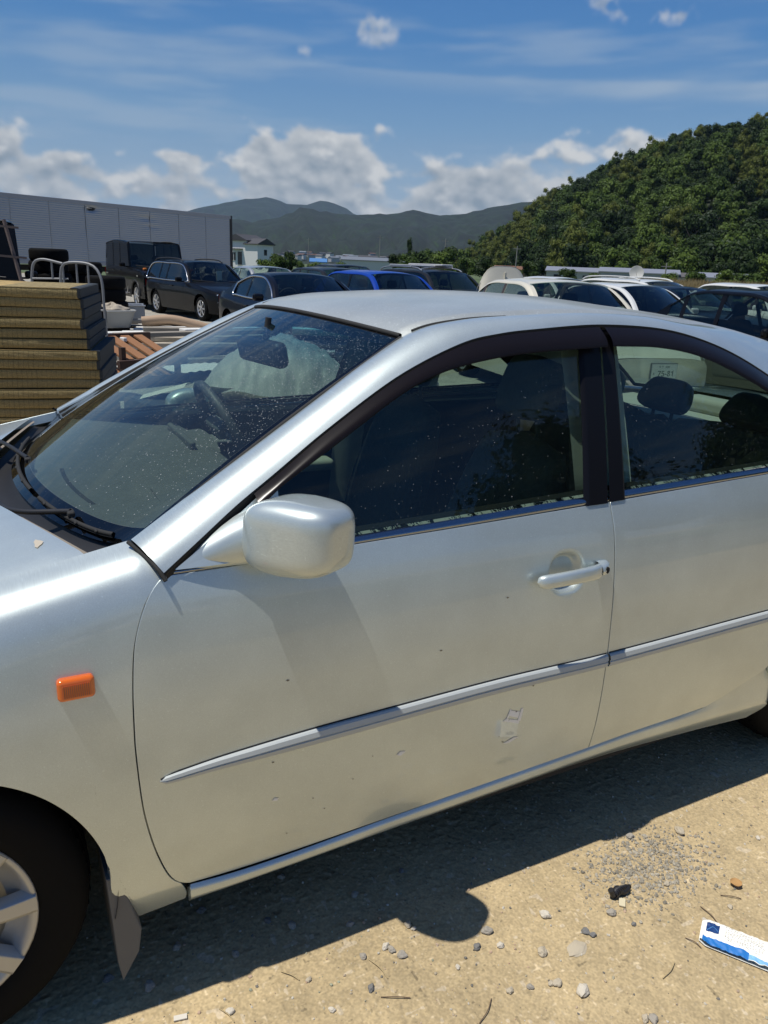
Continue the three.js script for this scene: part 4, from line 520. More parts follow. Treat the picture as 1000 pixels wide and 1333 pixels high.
{ // boxy off-roader
  const g = parked({ name: 'boxy_offroader', label: 'tall boxy black off-road wagon with flat windscreen, in front of the long trailer', x: 5.55, z: -24.6, turn: facing(5), L: 4.6, W: 1.86, H: 2.0, wb: 2.85, fo: 0.8, belt: 1.22, A0: 0.72, A1: 0.5, C1: -2.12, C0: -2.22, winEnd: -2.12, bPillar: -0.35, cPillar: -1.2, hood: 1.16, nose: 1.02, deck: 1.22, bump: 0.46, tyre: 0.385, box3: 1, paint: black, pane: darkPane, postPaint: black, roofPaint: charcoal, handles: [-0.15, -1.0] });
  for (const s of [1, -1]) { part(g.t, 'running_board', [box(1.7, 0.05, 0.16, -0.2, 0.43, s * 0.93, 0.02), bar([0.6, 0.43, s * 0.93], [0.75, 0.8, s * 0.9], 0.018)], rimMetal); part(g.t, 'side_strip', [box(3.9, 0.05, 0.02, -0.15, 0.98, s * 0.912, 0.008)], chrome); part(g.t, 'fender_lamp', [box(0.14, 0.06, 0.09, 1.9, 1.19, s * 0.72, 0.02)], lensAmber); part(g.t, 'wheel_arch_trim', [...[g.xf, g.xr].map((x) => new THREE.TorusGeometry(0.45, 0.035, 6, 28, Math.PI).translate(x, 0.40, s * 0.91))], blackTrim); }
  part(g.t, 'front_bumper', [box(0.16, 0.2, 1.8, 2.3, 0.62, 0, 0.03)], black);
}
{ const g = parked({ name: 'black_station_wagon', label: 'glossy black station wagon with roof rails and chrome window line, next to the boxy off-roader', ...wagon, x: 6.1, z: -20.0, turn: facing(11), paint: black, rails: 1, chromeLine: 1, pane: darkPane, frontPane: clearPane }); part(g.t, 'windscreen_card', [box(0.01, 0.26, 0.16, 0.36, 1.12, -0.28).rotateZ(0)], std([0.75, 0.74, 0.68], 0.9)); part(g.t, 'side_repeater', [box(0.09, 0.025, 0.012, 1.12, 0.72, -0.925, 0.004)], lensAmber); }
parked({ name: 'pale_silver_sedan', label: 'pale silver sedan with arched cabin behind the black chrome-trimmed coupe', ...sedan, H: 1.41, x: 8.15, z: -20.6, turn: facing(4), paint: greySilver, roofPaint: greySilver });
parked({ name: 'black_coupe', label: 'low black coupe with bright chrome outline round its side window', ...sedan, L: 4.65, W: 1.84, H: 1.385, A0: 0.72, A1: 0.05, C1: -0.75, C0: -1.72, winEnd: -1.2, cPillar: undefined, bPillar: -0.55, belt: 0.93, x: 5.45, z: -11.0, turn: facing(3), paint: navy, chromeLine: 1, pane: darkPane, handles: [-0.35] });
parked({ name: 'dark_hatchback', label: 'dark grey hatchback between the chrome-trimmed coupe and the blue hatchback', ...hatch, H: 1.47, L: 4.4, x: 8.15, z: -15.3, turn: facing(4), paint: charcoal, cPillar: -0.9 });
parked({ name: 'grey_van', label: 'far grey compact van mostly hidden behind the dark grey hatchback', ...hatch, H: 1.55, x: 11.2, z: -21.4, turn: facing(2), paint: charcoal });
parked({ name: 'blue_hatchback', label: 'bright blue hatchback with its side window open', ...hatch, H: 1.455, x: 7.75, z: -12.0, turn: facing(5), paint: blue, openWindow: 1, seats: darkCloth });
{ const g = parked({ name: 'black_suv', label: 'black estate with pale roof rack bars, beside the raised cream boot lid', ...wagon, H: 1.52, x: 10.4, z: -14.3, turn: facing(4), paint: charcoal, pane: darkPane, rails: 1, railPaint: rimMetal });
  part(g.t, 'roof_rack', [bar([-0.5, 1.6, -0.62], [-0.5, 1.6, 0.62], 0.025), bar([-1.45, 1.6, -0.62], [-1.45, 1.6, 0.62], 0.025), box(1.5, 0.05, 0.34, -0.95, 1.635, -0.25, 0.02)], std([0.55, 0.55, 0.54], 0.4, 0.4)); }
const plateTex = (() => {
  const c = document.createElement('canvas'); c.width = 512; c.height = 256; const g = c.getContext('2d'); g.fillStyle = '#e9ece4'; g.fillRect(0, 0, 512, 256); g.strokeStyle = '#9aa296'; g.lineWidth = 6; g.strokeRect(8, 8, 496, 240); g.fillStyle = '#1f4a33'; g.textAlign = 'center'; g.textBaseline = 'middle';
  g.font = 'bold 132px sans-serif'; g.fillText('75-81', 292, 166); g.fillRect(40, 158, 26, 8); g.fillRect(46, 144, 8, 44); g.fillRect(36, 184, 34, 6);
  g.fillRect(150, 36, 30, 8); g.fillRect(150, 54, 30, 6); g.fillRect(162, 30, 6, 42); g.fillRect(200, 36, 34, 7); g.fillRect(214, 30, 7, 42); g.font = 'bold 52px sans-serif'; g.fillText('300', 312, 52); const t = new THREE.CanvasTexture(c); t.colorSpace = THREE.SRGBColorSpace; return t;
})();
{ const g = parked({ name: 'cream_sedan', label: 'cream white sedan with its boot lid raised and brown window trim', ...sedan, H: 1.475, belt: 0.95, deck: 1.0, x: 7.42, z: -6.35, turn: facing(-11), paint: cream, lidOpen: 1, noGrille: 1, postPaint: std([0.05, 0.035, 0.028], 0.5), seats: tanCloth });
  part(g.t, 'boot_lid', [sheet(14, 12, (u, v) => { const s = u * 2 - 1, y = lerp(1.02, 1.64, v); return [-1.72 - 0.20 * v - 0.05 * Math.sin(v * 3) , y - 0.26 * s * s * s * s * v, s * (0.44 - 0.05 * v)]; }), sheet(14, 12, (u, v) => { const s = u * 2 - 1, y = lerp(1.02, 1.64, v); return [-1.69 - 0.20 * v - 0.02 * Math.sin(v * 3), y - 0.26 * s * s * s * s * v, s * (0.44 - 0.05 * v)]; }, true), sheet(14, 4, (u, v) => { const s = u * 2 - 1; return [-1.89 - 0.16 * v, 1.64 - 0.26 * s * s * s * s - 0.14 * v * v, s * 0.39]; }), box(0.02, 0.5, 0.03, -1.84, 1.3, 0, 0.008)], cream);
  part(g.t, 'boot_floor', [box(0.7, 0.05, 1.3, -1.95, 0.6, 0)], darkCloth);
  part(g.t, 'number_plate', [new THREE.PlaneGeometry(0.33, 0.165).rotateY(Math.PI / 2).translate(2.478, 0.58, 0)], new THREE.MeshStandardMaterial({ map: plateTex, roughness: 0.6 }), 'white number plate with dark green digits');
  part(g.t, 'plate_holder', [box(0.02, 0.18, 0.345, 2.463, 0.58, 0, 0.006)], blackTrim); }
parked({ name: 'white_sedan', label: 'white sedan standing behind the cream sedan', ...sedan, H: 1.46, x: 14.6, z: -15.0, turn: facing(2), paint: white });
parked({ name: 'white_saloon', label: 'clean white saloon with dark windows between the cream sedan and the near black sedan', ...sedan, H: 1.425, W: 1.78, x: 11.5, z: -9.1, turn: facing(2), paint: white, pane: darkPane, frontPane: clearPane });
parked({ name: 'white_station_wagon', label: 'far white station wagon whose roof shows over the white saloon', ...wagon, H: 1.5, x: 15.1, z: -12.0, turn: facing(3), paint: white, rails: 1, railPaint: white });
parked({ name: 'dark_blue_sedan', label: 'dark blue sedan half hidden beyond the white saloon', ...sedan, H: 1.4, x: 13.75, z: -10.0, turn: facing(1), paint: navy });
parked({ name: 'black_sedan', label: 'black sedan with see-through side windows right beyond the silver sedan roof', ...sedan, H: 1.455, L: 4.85, x: 9.65, z: -4.55, turn: facing(-3), paint: black, pane: clearPane });
parked({ name: 'white_van', label: 'white hatchback beyond the black sedan with only its roof in sight', ...hatch, H: 1.5, x: 17.2, z: -10.6, turn: facing(1), paint: white });
// ---------------------------------------------------------------- ground
const polar = (az, d) => [0.225 + d * Math.sin(az * R), 2.253 - d * Math.cos(az * R)]; // bearing from the spot where the picture was taken, degrees from -z towards +x
const dirtHeight = (u, v) => { const a = tfbm(u, v, 9, 6, 41), g = tnoise(u * 190, v * 190, 190, 51), h = tnoise(u * 420, v * 420, 420, 52), k = tnoise(u * 75, v * 75, 75, 53); return 0.45 * a + 0.22 * Math.pow(g, 3) + 0.12 * h + 0.35 * Math.max(0, k - 0.72); };
const dirtMap = texture(1600, 1600, (u, v, c) => {
  const m = tfbm(u, v, 5, 5, 61), g = tnoise(u * 620, v * 620, 620, 62), p = tnoise(u * 260, v * 260, 260, 63), q = tnoise(u * 120, v * 120, 120, 64), s = tnoise(u * 48, v * 48, 48, 65), f = tfbm(u, v, 40, 3, 66);
  let k = 0.80 + 0.22 * (m - 0.5) + 0.15 * (g - 0.5) + 0.14 * (f - 0.5); let t = 0; if (p > 0.86) { k += 0.18 * (p - 0.86) * 7; t = 0.5; } if (p < 0.07) k -= 0.13; if (q > 0.90) { k += 0.08; t = 1; } if (q < 0.04) k -= 0.14; if (s > 0.95) k -= 0.07;
  c[0] = 255 * k * (0.79 - 0.02 * t); c[1] = 255 * k * 0.712; c[2] = 255 * k * (0.575 + 0.05 * t);
}, { srgb: true });
const dirtBump = texture(1024, 1024, (u, v, c) => { const k = 255 * clamp(dirtHeight(u, v)); c[0] = c[1] = c[2] = k; });
const hum = (x, z) => { const d = Math.hypot(x - 1.2, z - 1.2); return 0.010 * fbm(x * 1.3, 3, z * 1.3, 3) * smooth(0.3, 1.0, d > 0 ? 1 : 0) * smooth(9, 4, d) - 0.002; };
{
  const ax = []; for (let i = -60; i <= 60; i++) { const s = i / 60; ax.push(Math.sign(s) * (4 * Math.abs(s) + 9000 * Math.pow(Math.abs(s), 7))); }
  const n = ax.length, pos = [], uv = [], col = [], idx = [];
  for (let j = 0; j < n; j++) for (let i = 0; i < n; i++) {
    const x = ax[i] + 1.3, z = ax[j] + 0.6, d = Math.hypot(x, z), wheel = Math.min(Math.hypot(x, z - 0.8), Math.hypot(x - 2.79, z - 0.8), Math.hypot(x, z + 0.8), Math.hypot(x - 2.79, z + 0.8));
    pos.push(x, d < 12 ? hum(x, z) * smooth(0.1, 0.5, wheel) : -0.01 * smooth(12, 14, d), z); uv.push(x / 2.6, z / 2.6);
    const b = 1 + 0.12 * fbm(x * 0.45, 7, z * 0.45, 4); col.push(1.21 * b, 1.18 * b, 1.05 * b);
  }
  for (let j = 0; j < n - 1; j++) for (let i = 0; i < n - 1; i++) { const a = j * n + i; idx.push(a, a + n, a + 1, a + 1, a + n, a + n + 1); }
  const g = new THREE.BufferGeometry(); g.setAttribute('position', new THREE.Float32BufferAttribute(pos, 3)); g.setAttribute('uv', new THREE.Float32BufferAttribute(uv, 2)); g.setAttribute('color', new THREE.Float32BufferAttribute(col, 3)); g.setIndex(idx); g.computeVertexNormals();
  structure('ground', g, new THREE.MeshStandardMaterial({ map: dirtMap, bumpMap: dirtBump, bumpScale: 0.012, vertexColors: true, roughness: 0.96 }));
}
// unseen asphalt road and verge, added to darken what the doors mirror
structure('added_road', sheet(30, 4, (u, v) => [lerp(-60, 70, u), 0.004, lerp(4.9, 11.5, v)], true, (q) => [q[0] / 2, q[2] / 2]), std([0.13, 0.135, 0.13], 0.9, 0, { map: fabricTex }));
structure('added_verge', sheet(30, 4, (u, v) => [lerp(-60, 70, u), 0.004, lerp(11.5, 55, v)], true), std([0.07, 0.09, 0.035], 0.95));
// pale gravel of the parking lot beyond the sedan, and the fields past the lot
const gravelMap = texture(1024, 1024, (u, v, c) => { const a = tnoise(u * 150, v * 150, 150, 81), b = tnoise(u * 320, v * 320, 320, 82), m = tfbm(u, v, 6, 4, 83), k = 0.70 + 0.3 * (a - 0.5) + 0.25 * (b - 0.5) + 0.14 * (m - 0.5); c[0] = 228 * k; c[1] = 222 * k; c[2] = 205 * k; }, { srgb: true, repeat: [1, 1] });
structure('gravel_yard', sheet(40, 30, (u, v) => { const x = lerp(-40, 48, u), z = lerp(-3.1, -62, v); return [x, 0.006, z + (v === 0 ? 0.5 * fbm(x * 0.7, 1, 1, 3) : 0)]; }, false, (q) => [q[0] / 1.5, q[2] / 1.5]), std([0.86, 0.86, 0.86], 0.95, 0, { map: gravelMap }));
structure('field', sheet(80, 6, (u, v) => { const [x, z] = polar(lerp(-60, 110, u), lerp(66, 4200, v * v)); return [x, 0.012, z]; }), std([0.075, 0.105, 0.04], 0.95));
// ---------------------------------------------------------------- hills
const ridge = curve([[24, 0.05], [28, 0.1], [31, 0.25], [32.2, 0.55], [33, 1.25], [33.7, 1.9], [35, 2.6], [35.7, 3.2], [37.7, 4.5], [39.6, 5.95], [41, 6.75], [42.4, 7.45], [44.7, 8.25], [46.9, 8.9], [49.1, 9.4], [51.2, 9.7], [56, 10.2], [64, 9.5], [75, 7], [88, 4]]);
const CREST = 390, FOOT = 165, foot = (az) => FOOT + 165 * smooth(41, 32.5, az);
const hillH = (az, d) => { const top = Math.max(0, CREST * Math.tan(ridge(az) * R) - 8.2), t = clamp((d - foot(az)) / (CREST - foot(az))); const x = d * Math.sin(az * R), z = d * Math.cos(az * R); return d > CREST ? top * (1 - 0.5 * smooth(CREST, CREST + 160, d)) : top * (0.35 * t + 0.65 * smooth(0, 1, t)) + 5 * fbm(x * 0.017, 2, z * 0.017, 3) * smooth(0, 0.2, t) * smooth(1.0, 0.8, t); };
structure('wooded_hill', sheet(110, 50, (u, v) => { const az = lerp(27, 88, u), d = lerp(FOOT - 12, CREST + 160, v), [x, z] = polar(az, d); return [x, hillH(az, d) - 0.4, z]; }, false), std([0.018, 0.026, 0.010], 0.95));
const mountainMap = texture(1024, 1024, (u, v, c) => { const a = tfbm(u, v, 14, 5, 71), b = tnoise(u * 150, v * 150, 150, 72), k = 0.55 + 0.7 * (a - 0.5) + 0.75 * (b - 0.5); c[0] = 150 * k; c[1] = 190 * k; c[2] = 120 * k; }, { srgb: true });
const mountainMat = std([0.045, 0.07, 0.03], 0.98, 0, { map: mountainMap });
function mountains(name, crest, dist, depth, az0, az1, amp, seed) {
  structure(name, sheet(260, 60, (u, v) => { const az = lerp(az0, az1, u), d = dist - depth * (1 - v) * 1.0 + (v > 0.85 ? 0 : 0), top = dist * Math.tan(Math.max(0.02, crest(az)) * R) * (1 + 0.018 * noise3(az * 1.7, 3, seed)) + dist * 0.0011 * noise3(az * 6, 1, seed) + dist * 0.0006 * noise3(az * 17, 2, seed), [x, z] = polar(az, d); const t = v, rid = Math.abs(fbm(az * 0.55 + seed, t * 2.2, seed, 4)); return [x, Math.max(-2, top * (0.12 * t + 0.88 * Math.pow(t, 1.35)) - amp * rid * Math.sin(t * Math.PI) + 0.05 * amp * noise3(az * 9, t * 25, seed) * smooth(0.1, 0.4, t)), z]; }, false, (q) => [q[0] / 420, (q[1] * 1.6 + q[2]) / 420]), mountainMat);
}
mountains('mountains', curve([[-40, 1.6], [-10, 2.4], [5, 2.0], [12, 2.3], [16.7, 2.64], [18.2, 2.6], [19.8, 2.86], [21.6, 3.63], [22.6, 3.5], [23.5, 3.4], [25, 3.32], [27.2, 3.5], [28.4, 3.62], [29.3, 3.85], [30, 3.72], [30.9, 3.55], [33, 3.75], [35.1, 4.25], [37.2, 4.6], [45, 4.8], [60, 4], [80, 3]]), 2400, 1500, -40, 80, 120, 3);
mountains('far_mountains', curve([[-40, 2.2], [-5, 2.0], [9, 1.8], [13.4, 2.86], [14.6, 3.26], [16.7, 3.78], [17.9, 4.0], [19, 4.1], [19.8, 4.05], [20.6, 3.8], [21.9, 3.84], [22.9, 4.14], [24, 3.92], [25.1, 3.4], [28, 2.6], [40, 2.0], [80, 2]]), 5200, 2000, -40, 80, 220, 9);
// ---------------------------------------------------------------- trees
const leafMats = [[0.016, 0.033, 0.007], [0.028, 0.053, 0.010], [0.046, 0.080, 0.013], [0.070, 0.110, 0.018], [0.098, 0.118, 0.023]].map((c) => phys(c, { roughness: 0.8, specularIntensity: 0.18, transmission: 0.25, thickness: 0 }));
const barkMat = std([0.06, 0.05, 0.038], 0.95);
function crown(seed, leaves, size, shape = 'round') { // leaf sprays on the lobes of a crown one unit wide, added solid blobs inside block light from shining through
  const r = rng(seed), lobes = []; const n = shape === 'bamboo' ? 9 : 13;
  for (let i = 0; i < n; i++) { const a = r() * 6.283, e = shape === 'bamboo' ? r() : Math.pow(r(), 0.7), rr = Math.sqrt(r()) * (shape === 'bamboo' ? 0.24 : 0.36) * (1 - 0.45 * e); lobes.push([rr * Math.cos(a), 0.16 + e * (shape === 'bamboo' ? 1.15 : 0.62), rr * Math.sin(a), (shape === 'bamboo' ? 0.13 : 0.13) + 0.14 * r() * (1 - 0.3 * e)]); }
  const pos = [], nor = [], idx = [];
  for (let k = 0; k < leaves; k++) {
    const L = lobes[(r() * n) | 0], z = r() * 1.7 - 0.7, a = r() * 6.283, s = Math.sqrt(Math.max(0, 1 - z * z)), d = V(s * Math.cos(a), z, s * Math.sin(a)).normalize(), p = V(L[0], L[1], L[2]).addScaledVector(d, L[3] * (0.72 + 0.34 * r()));
    const t = V(r() - 0.5, r() - 0.5, r() - 0.5).cross(d).normalize(), b = d.clone().cross(t), tl = 0.55 * (r() - 0.5); t.addScaledVector(d, tl).normalize(); b.addScaledVector(d, 0.5 * (r() - 0.5)).normalize();
    const fn = V(r() - 0.5, r() - 0.5, r() - 0.5).multiplyScalar(1.5).add(d).add(V(0, 0.25, 0)).normalize(), w = size * (0.6 + 0.8 * r()), h = w * (shape === 'bamboo' ? 0.45 : 0.7), q = pos.length / 3;
    for (const [x, y, c] of [[-w, 0, 0], [0, -h, 0.2], [w, 0, 0], [0, h, 0.2]]) { const v = p.clone().addScaledVector(t, x).addScaledVector(b, y).addScaledVector(d, -c * w * 0.4); pos.push(v.x, v.y, v.z); nor.push(fn.x, fn.y, fn.z); }
    idx.push(q, q + 1, q + 2, q, q + 2, q + 3);
  }
  for (const L of lobes) { const g = new THREE.IcosahedronGeometry(L[3] * 0.6, 1), P = g.attributes.position, q = pos.length / 3; for (let i = 0; i < P.count; i++) { pos.push(P.getX(i) + L[0], P.getY(i) + L[1], P.getZ(i) + L[2]); const v = V(P.getX(i), P.getY(i), P.getZ(i)).normalize(); nor.push(v.x, v.y, v.z); idx.push(q + i); } }
  const g = new THREE.BufferGeometry(); g.setAttribute('position', new THREE.Float32BufferAttribute(pos, 3)); g.setAttribute('normal', new THREE.Float32BufferAttribute(nor, 3)); g.setIndex(idx); return g;
}
const trunkGeo = (() => { const g = [new THREE.CylinderGeometry(0.022, 0.04, 0.5, 7).translate(0, 0.25, 0)]; for (let k = 0; k < 4; k++) g.push(bar([0, 0.28 + 0.05 * k, 0], [0.2 * Math.cos(k * 1.7), 0.55 + 0.06 * k, 0.2 * Math.sin(k * 1.7)], 0.016, 5, 0.007)); return join(g); })();
const crowns = [1, 2, 3, 4, 5, 6].map((k) => crown(k * 13, 1500, 0.034)), bamboos = [1, 2, 3].map((k) => crown(k * 31, 1000, 0.034, 'bamboo')), nearCrowns = [1, 2].map((k) => crown(k * 17 + 3, 5200, 0.013));
function tree(name, label, x, y, z, w, h, geo, mat, turn, group) {
  const t = thing(name, label, 'tree', [x, y, z], turn, group); t.scale.set(w, h, w); part(t, 'crown', geo, mat); part(t, 'trunk', trunkGeo, barkMat); return t;
}
{
  const r = rng(99), spots = [];
  for (let d = FOOT - 4; d < CREST + 22; d += 4.6) { const step = 4.7 / d / R; for (let az = 29 + r() * step; az < 64; az += step) { const a = az + (r() - 0.5) * step * 0.9, dd = d + (r() - 0.5) * 5, hh = hillH(a, dd); if (a < 31.8 || dd < foot(a) - 6) continue; const big = r(); spots.push({ a, d: dd, h: hh, w: (4.8 + 5.6 * big * big), k: r(), turn: r() * 6.28, b: r() }); } }
  const bambooZone = (s) => smooth(0.02, 0.14, fbm(s.a * 0.35 + 4, s.d * 0.013, 5, 3) + 0.22 * smooth(41, 36.5, s.a) * smooth(0.1, 0.3, (s.d - FOOT) / 200) - 0.06);
  spots.forEach((s) => { s.bam = s.b < 0.75 * bambooZone(s); s.tone = clamp(Math.floor((fbm(s.a * 0.5, s.d * 0.02, 1, 3) * 2.2 + 0.5 + (s.k - 0.5) * 0.9) * 4), 0, 3); });
  const inView = (s) => s.a < 53.5 && s.a > 31, order = spots.filter(inView).sort((p, q) => q.w / q.d - p.w / p.d), single300 = new Set(order.slice(0, 290));
  const bins = new Map(), toneName = ['very dark green', 'dark green', 'mid green', 'fresh light green'];
  for (const s of spots) {
    const [x, z] = polar(s.a, s.d), geo = s.bam ? bamboos[(s.k * 3) | 0] : crowns[(s.k * 6) | 0], mat = leafMats[s.bam ? 4 : s.tone], w = s.bam ? s.w * 0.85 : s.w, hgt = s.bam ? s.w * 0.95 : s.w * (0.85 + 0.35 * s.b);
    if (single300.has(s)) tree(s.bam ? 'bamboo_clump' : 'forest_tree', s.bam ? 'yellow-green feathery bamboo clump on the wooded hill' : `${toneName[s.tone]} round-crowned broadleaf tree in the forest on the hillside`, x, s.h - 0.5, z, w, hgt, geo, mat, s.turn, s.bam ? 'bamboo clumps on the hill' : `${toneName[s.tone]} forest trees on the hill`);
    else { const key = (s.bam ? 'b' + ((s.k * 3) | 0) : 'c' + ((s.k * 6) | 0)); if (!bins.has(key)) bins.set(key, { geo, list: [] }); bins.get(key).list.push({ x, y: s.h - 0.5, z, w, hgt, turn: s.turn, mat }); }
  }
  // the rest of the wood, too many to keep singly
  const woodMat = phys([1, 1, 1], { roughness: 0.8, specularIntensity: 0.18, transmission: 0.25, thickness: 0 }), wood = new THREE.Group(); wood.name = 'hillside_wood'; wood.userData = { kind: 'stuff', label: 'dense green wood covering the upper and outer hillside', category: 'wood' }; scene.add(wood);
  for (const b of bins.values()) {
    const m = new THREE.InstancedMesh(b.geo, woodMat, b.list.length); m.name = 'tree_crowns'; m.userData.kind = 'stuff'; const q = new THREE.Matrix4();
    b.list.forEach((s, i) => { q.compose(V(s.x, s.y, s.z), new THREE.Quaternion().setFromAxisAngle(V(0, 1, 0), s.turn), V(s.w, s.hgt, s.w)); m.setMatrixAt(i, q); m.setColorAt(i, s.mat.color); });
    m.castShadow = m.receiveShadow = true; wood.add(m);
  }
}
// trees and shrubs between the lot and the hills
{
  const r = rng(5), rows = [[20.7, 120, 2.8, 3.6, 1], [21.3, 120, 2.6, 2.4, 2], [22.3, 90, 3.0, 2.2, 3], [15.2, 120, 4, 3, 2], [19.7, 120, 4.5, 3.2, 2], [18.9, 90, 2.6, 2.2, 3], [24.2, 110, 3.2, 2.6, 3], [28.2, 130, 3.6, 4.2, 0], [28.9, 118, 5, 4, 2], [29.8, 125, 6, 4.6, 1], [30.6, 132, 6, 5.2, 2], [31.3, 128, 5.5, 4.8, 3], [32.0, 140, 6.5, 6, 1], [33.2, 138, 5, 4.2, 2], [34.6, 132, 5.2, 4.4, 0], [36.5, 120, 3.6, 2.6, 3], [37.5, 122, 4.4, 3.8, 1], [46.8, 112, 3.6, 2.8, 3], [48.6, 118, 4.2, 3.2, 2], [50.4, 112, 4.6, 3.4, 3], [51.6, 116, 5.0, 3.6, 2], [40.2, 130, 4, 3.2, 1], [42.0, 128, 3.4, 2.6, 2]];
  const names = ['dark roundish', 'deep green', 'mid green', 'light green'];
  for (const [az, d, w, h, k] of rows) { const [x, z] = polar(az, d); tree('shrub_tree', `${names[k]} shrubby tree on the flat land beyond the parked cars`, x, -0.3, z, w, h, crowns[(r() * 6) | 0], leafMats[k], r() * 6, `${names[k]} shrubby trees beyond the lot`); }
  const [cx, cz] = polar(29.1, 150); tree('conifer', 'small pointed dark conifer between the shrubs beyond the lot', cx, 0, cz, 2.2, 5.2, bamboos[0], leafMats[0], 0);
  // trees behind the photographer, mirrored in the door glass
  for (const [x, z, w, h, k] of [[13, 13, 8, 9.5, 0], [18, 10.5, 8.5, 10, 1], [23, 12, 9, 10, 0], [27, 7, 9, 9, 2], [30, 15, 9, 9, 1], [34, 8, 9, 9, 0], [1, 60, 9, 6, 1], [-14, 64, 9, 6, 0], [14, 58, 9, 6, 2], [-28, 60, 9, 6, 1]]) tree('roadside_tree', 'leafy broadleaf tree standing along the other side of the yard', x, 0, z, w, h, nearCrowns[(x & 1)], leafMats[k], x, 'trees along the other side of the yard');
}
// low buildings, sheds, house, dish and poles beyond the lot
const wallMats = [[0.62, 0.61, 0.57], [0.5, 0.47, 0.4], [0.4, 0.4, 0.4], [0.66, 0.65, 0.63]].map((c) => std(c, 0.9)), roofMats = [[0.05, 0.05, 0.055], [0.09, 0.085, 0.085], [0.10, 0.05, 0.035], [0.14, 0.16, 0.19]].map((c) => std(c, 0.7)), paneFar = phys([0.02, 0.025, 0.03], { roughness: 0.1 });
const gable = (w, h, d, over = 0.4) => new THREE.ExtrudeGeometry(new THREE.Shape([[-d / 2 - over, 0], [d / 2 + over, 0], [d / 2 + over, 0.15], [0, h + 0.15], [-d / 2 - over, 0.15]].map((p) => new THREE.Vector2(...p))), { depth: w + 2 * over, bevelEnabled: false }).translate(0, 0, -w / 2 - over).rotateY(Math.PI / 2);
{ // the white house by the end of the trailer
  const [x, z] = polar(18.0, 185), t = thing('white_house', 'white two-storey house with dark gabled roof beyond the end of the trailer', 'house', [x, 0, z], -58 * R);
  part(t, 'wall', [box(5.6, 5.6, 6.4, -1.3, 2.8, 0), box(3.4, 4.9, 5.4, 3.0, 2.45, 0.6)], std([0.70, 0.70, 0.68], 0.85));
  const rf = part(t, 'roof', [gable(6.4, 1.3, 5.6).rotateY(Math.PI / 2).translate(-1.3, 5.6, 0), gable(3.4, 1.2, 5.4).rotateY(0).translate(3.0, 4.9, 0.6)], roofMats[0]);
  part(t, 'porch_roof', [box(3.0, 0.12, 1.1, -1.0, 3.9, 3.6)], roofMats[1]);
  for (const [wx, wy, w, h] of [[-2.6, 2.3, 0.5, 1.7], [-1.9, 2.3, 0.5, 1.7], [-0.4, 1.9, 1.2, 2.8]]) { const f = part(t, 'window', [box(w, h, 0.1, wx, wy, 3.22)], paneFar); part(f, 'frame', [box(w + 0.16, 0.08, 0.14, wx, wy - h / 2 - 0.04, 3.23), box(w + 0.16, 0.08, 0.14, wx, wy + h / 2 + 0.04, 3.23)], wallMats[3]); }
  part(t, 'window', [box(0.12, 1.2, 1.0, 4.68, 3.3, 0.6)], paneFar);
}
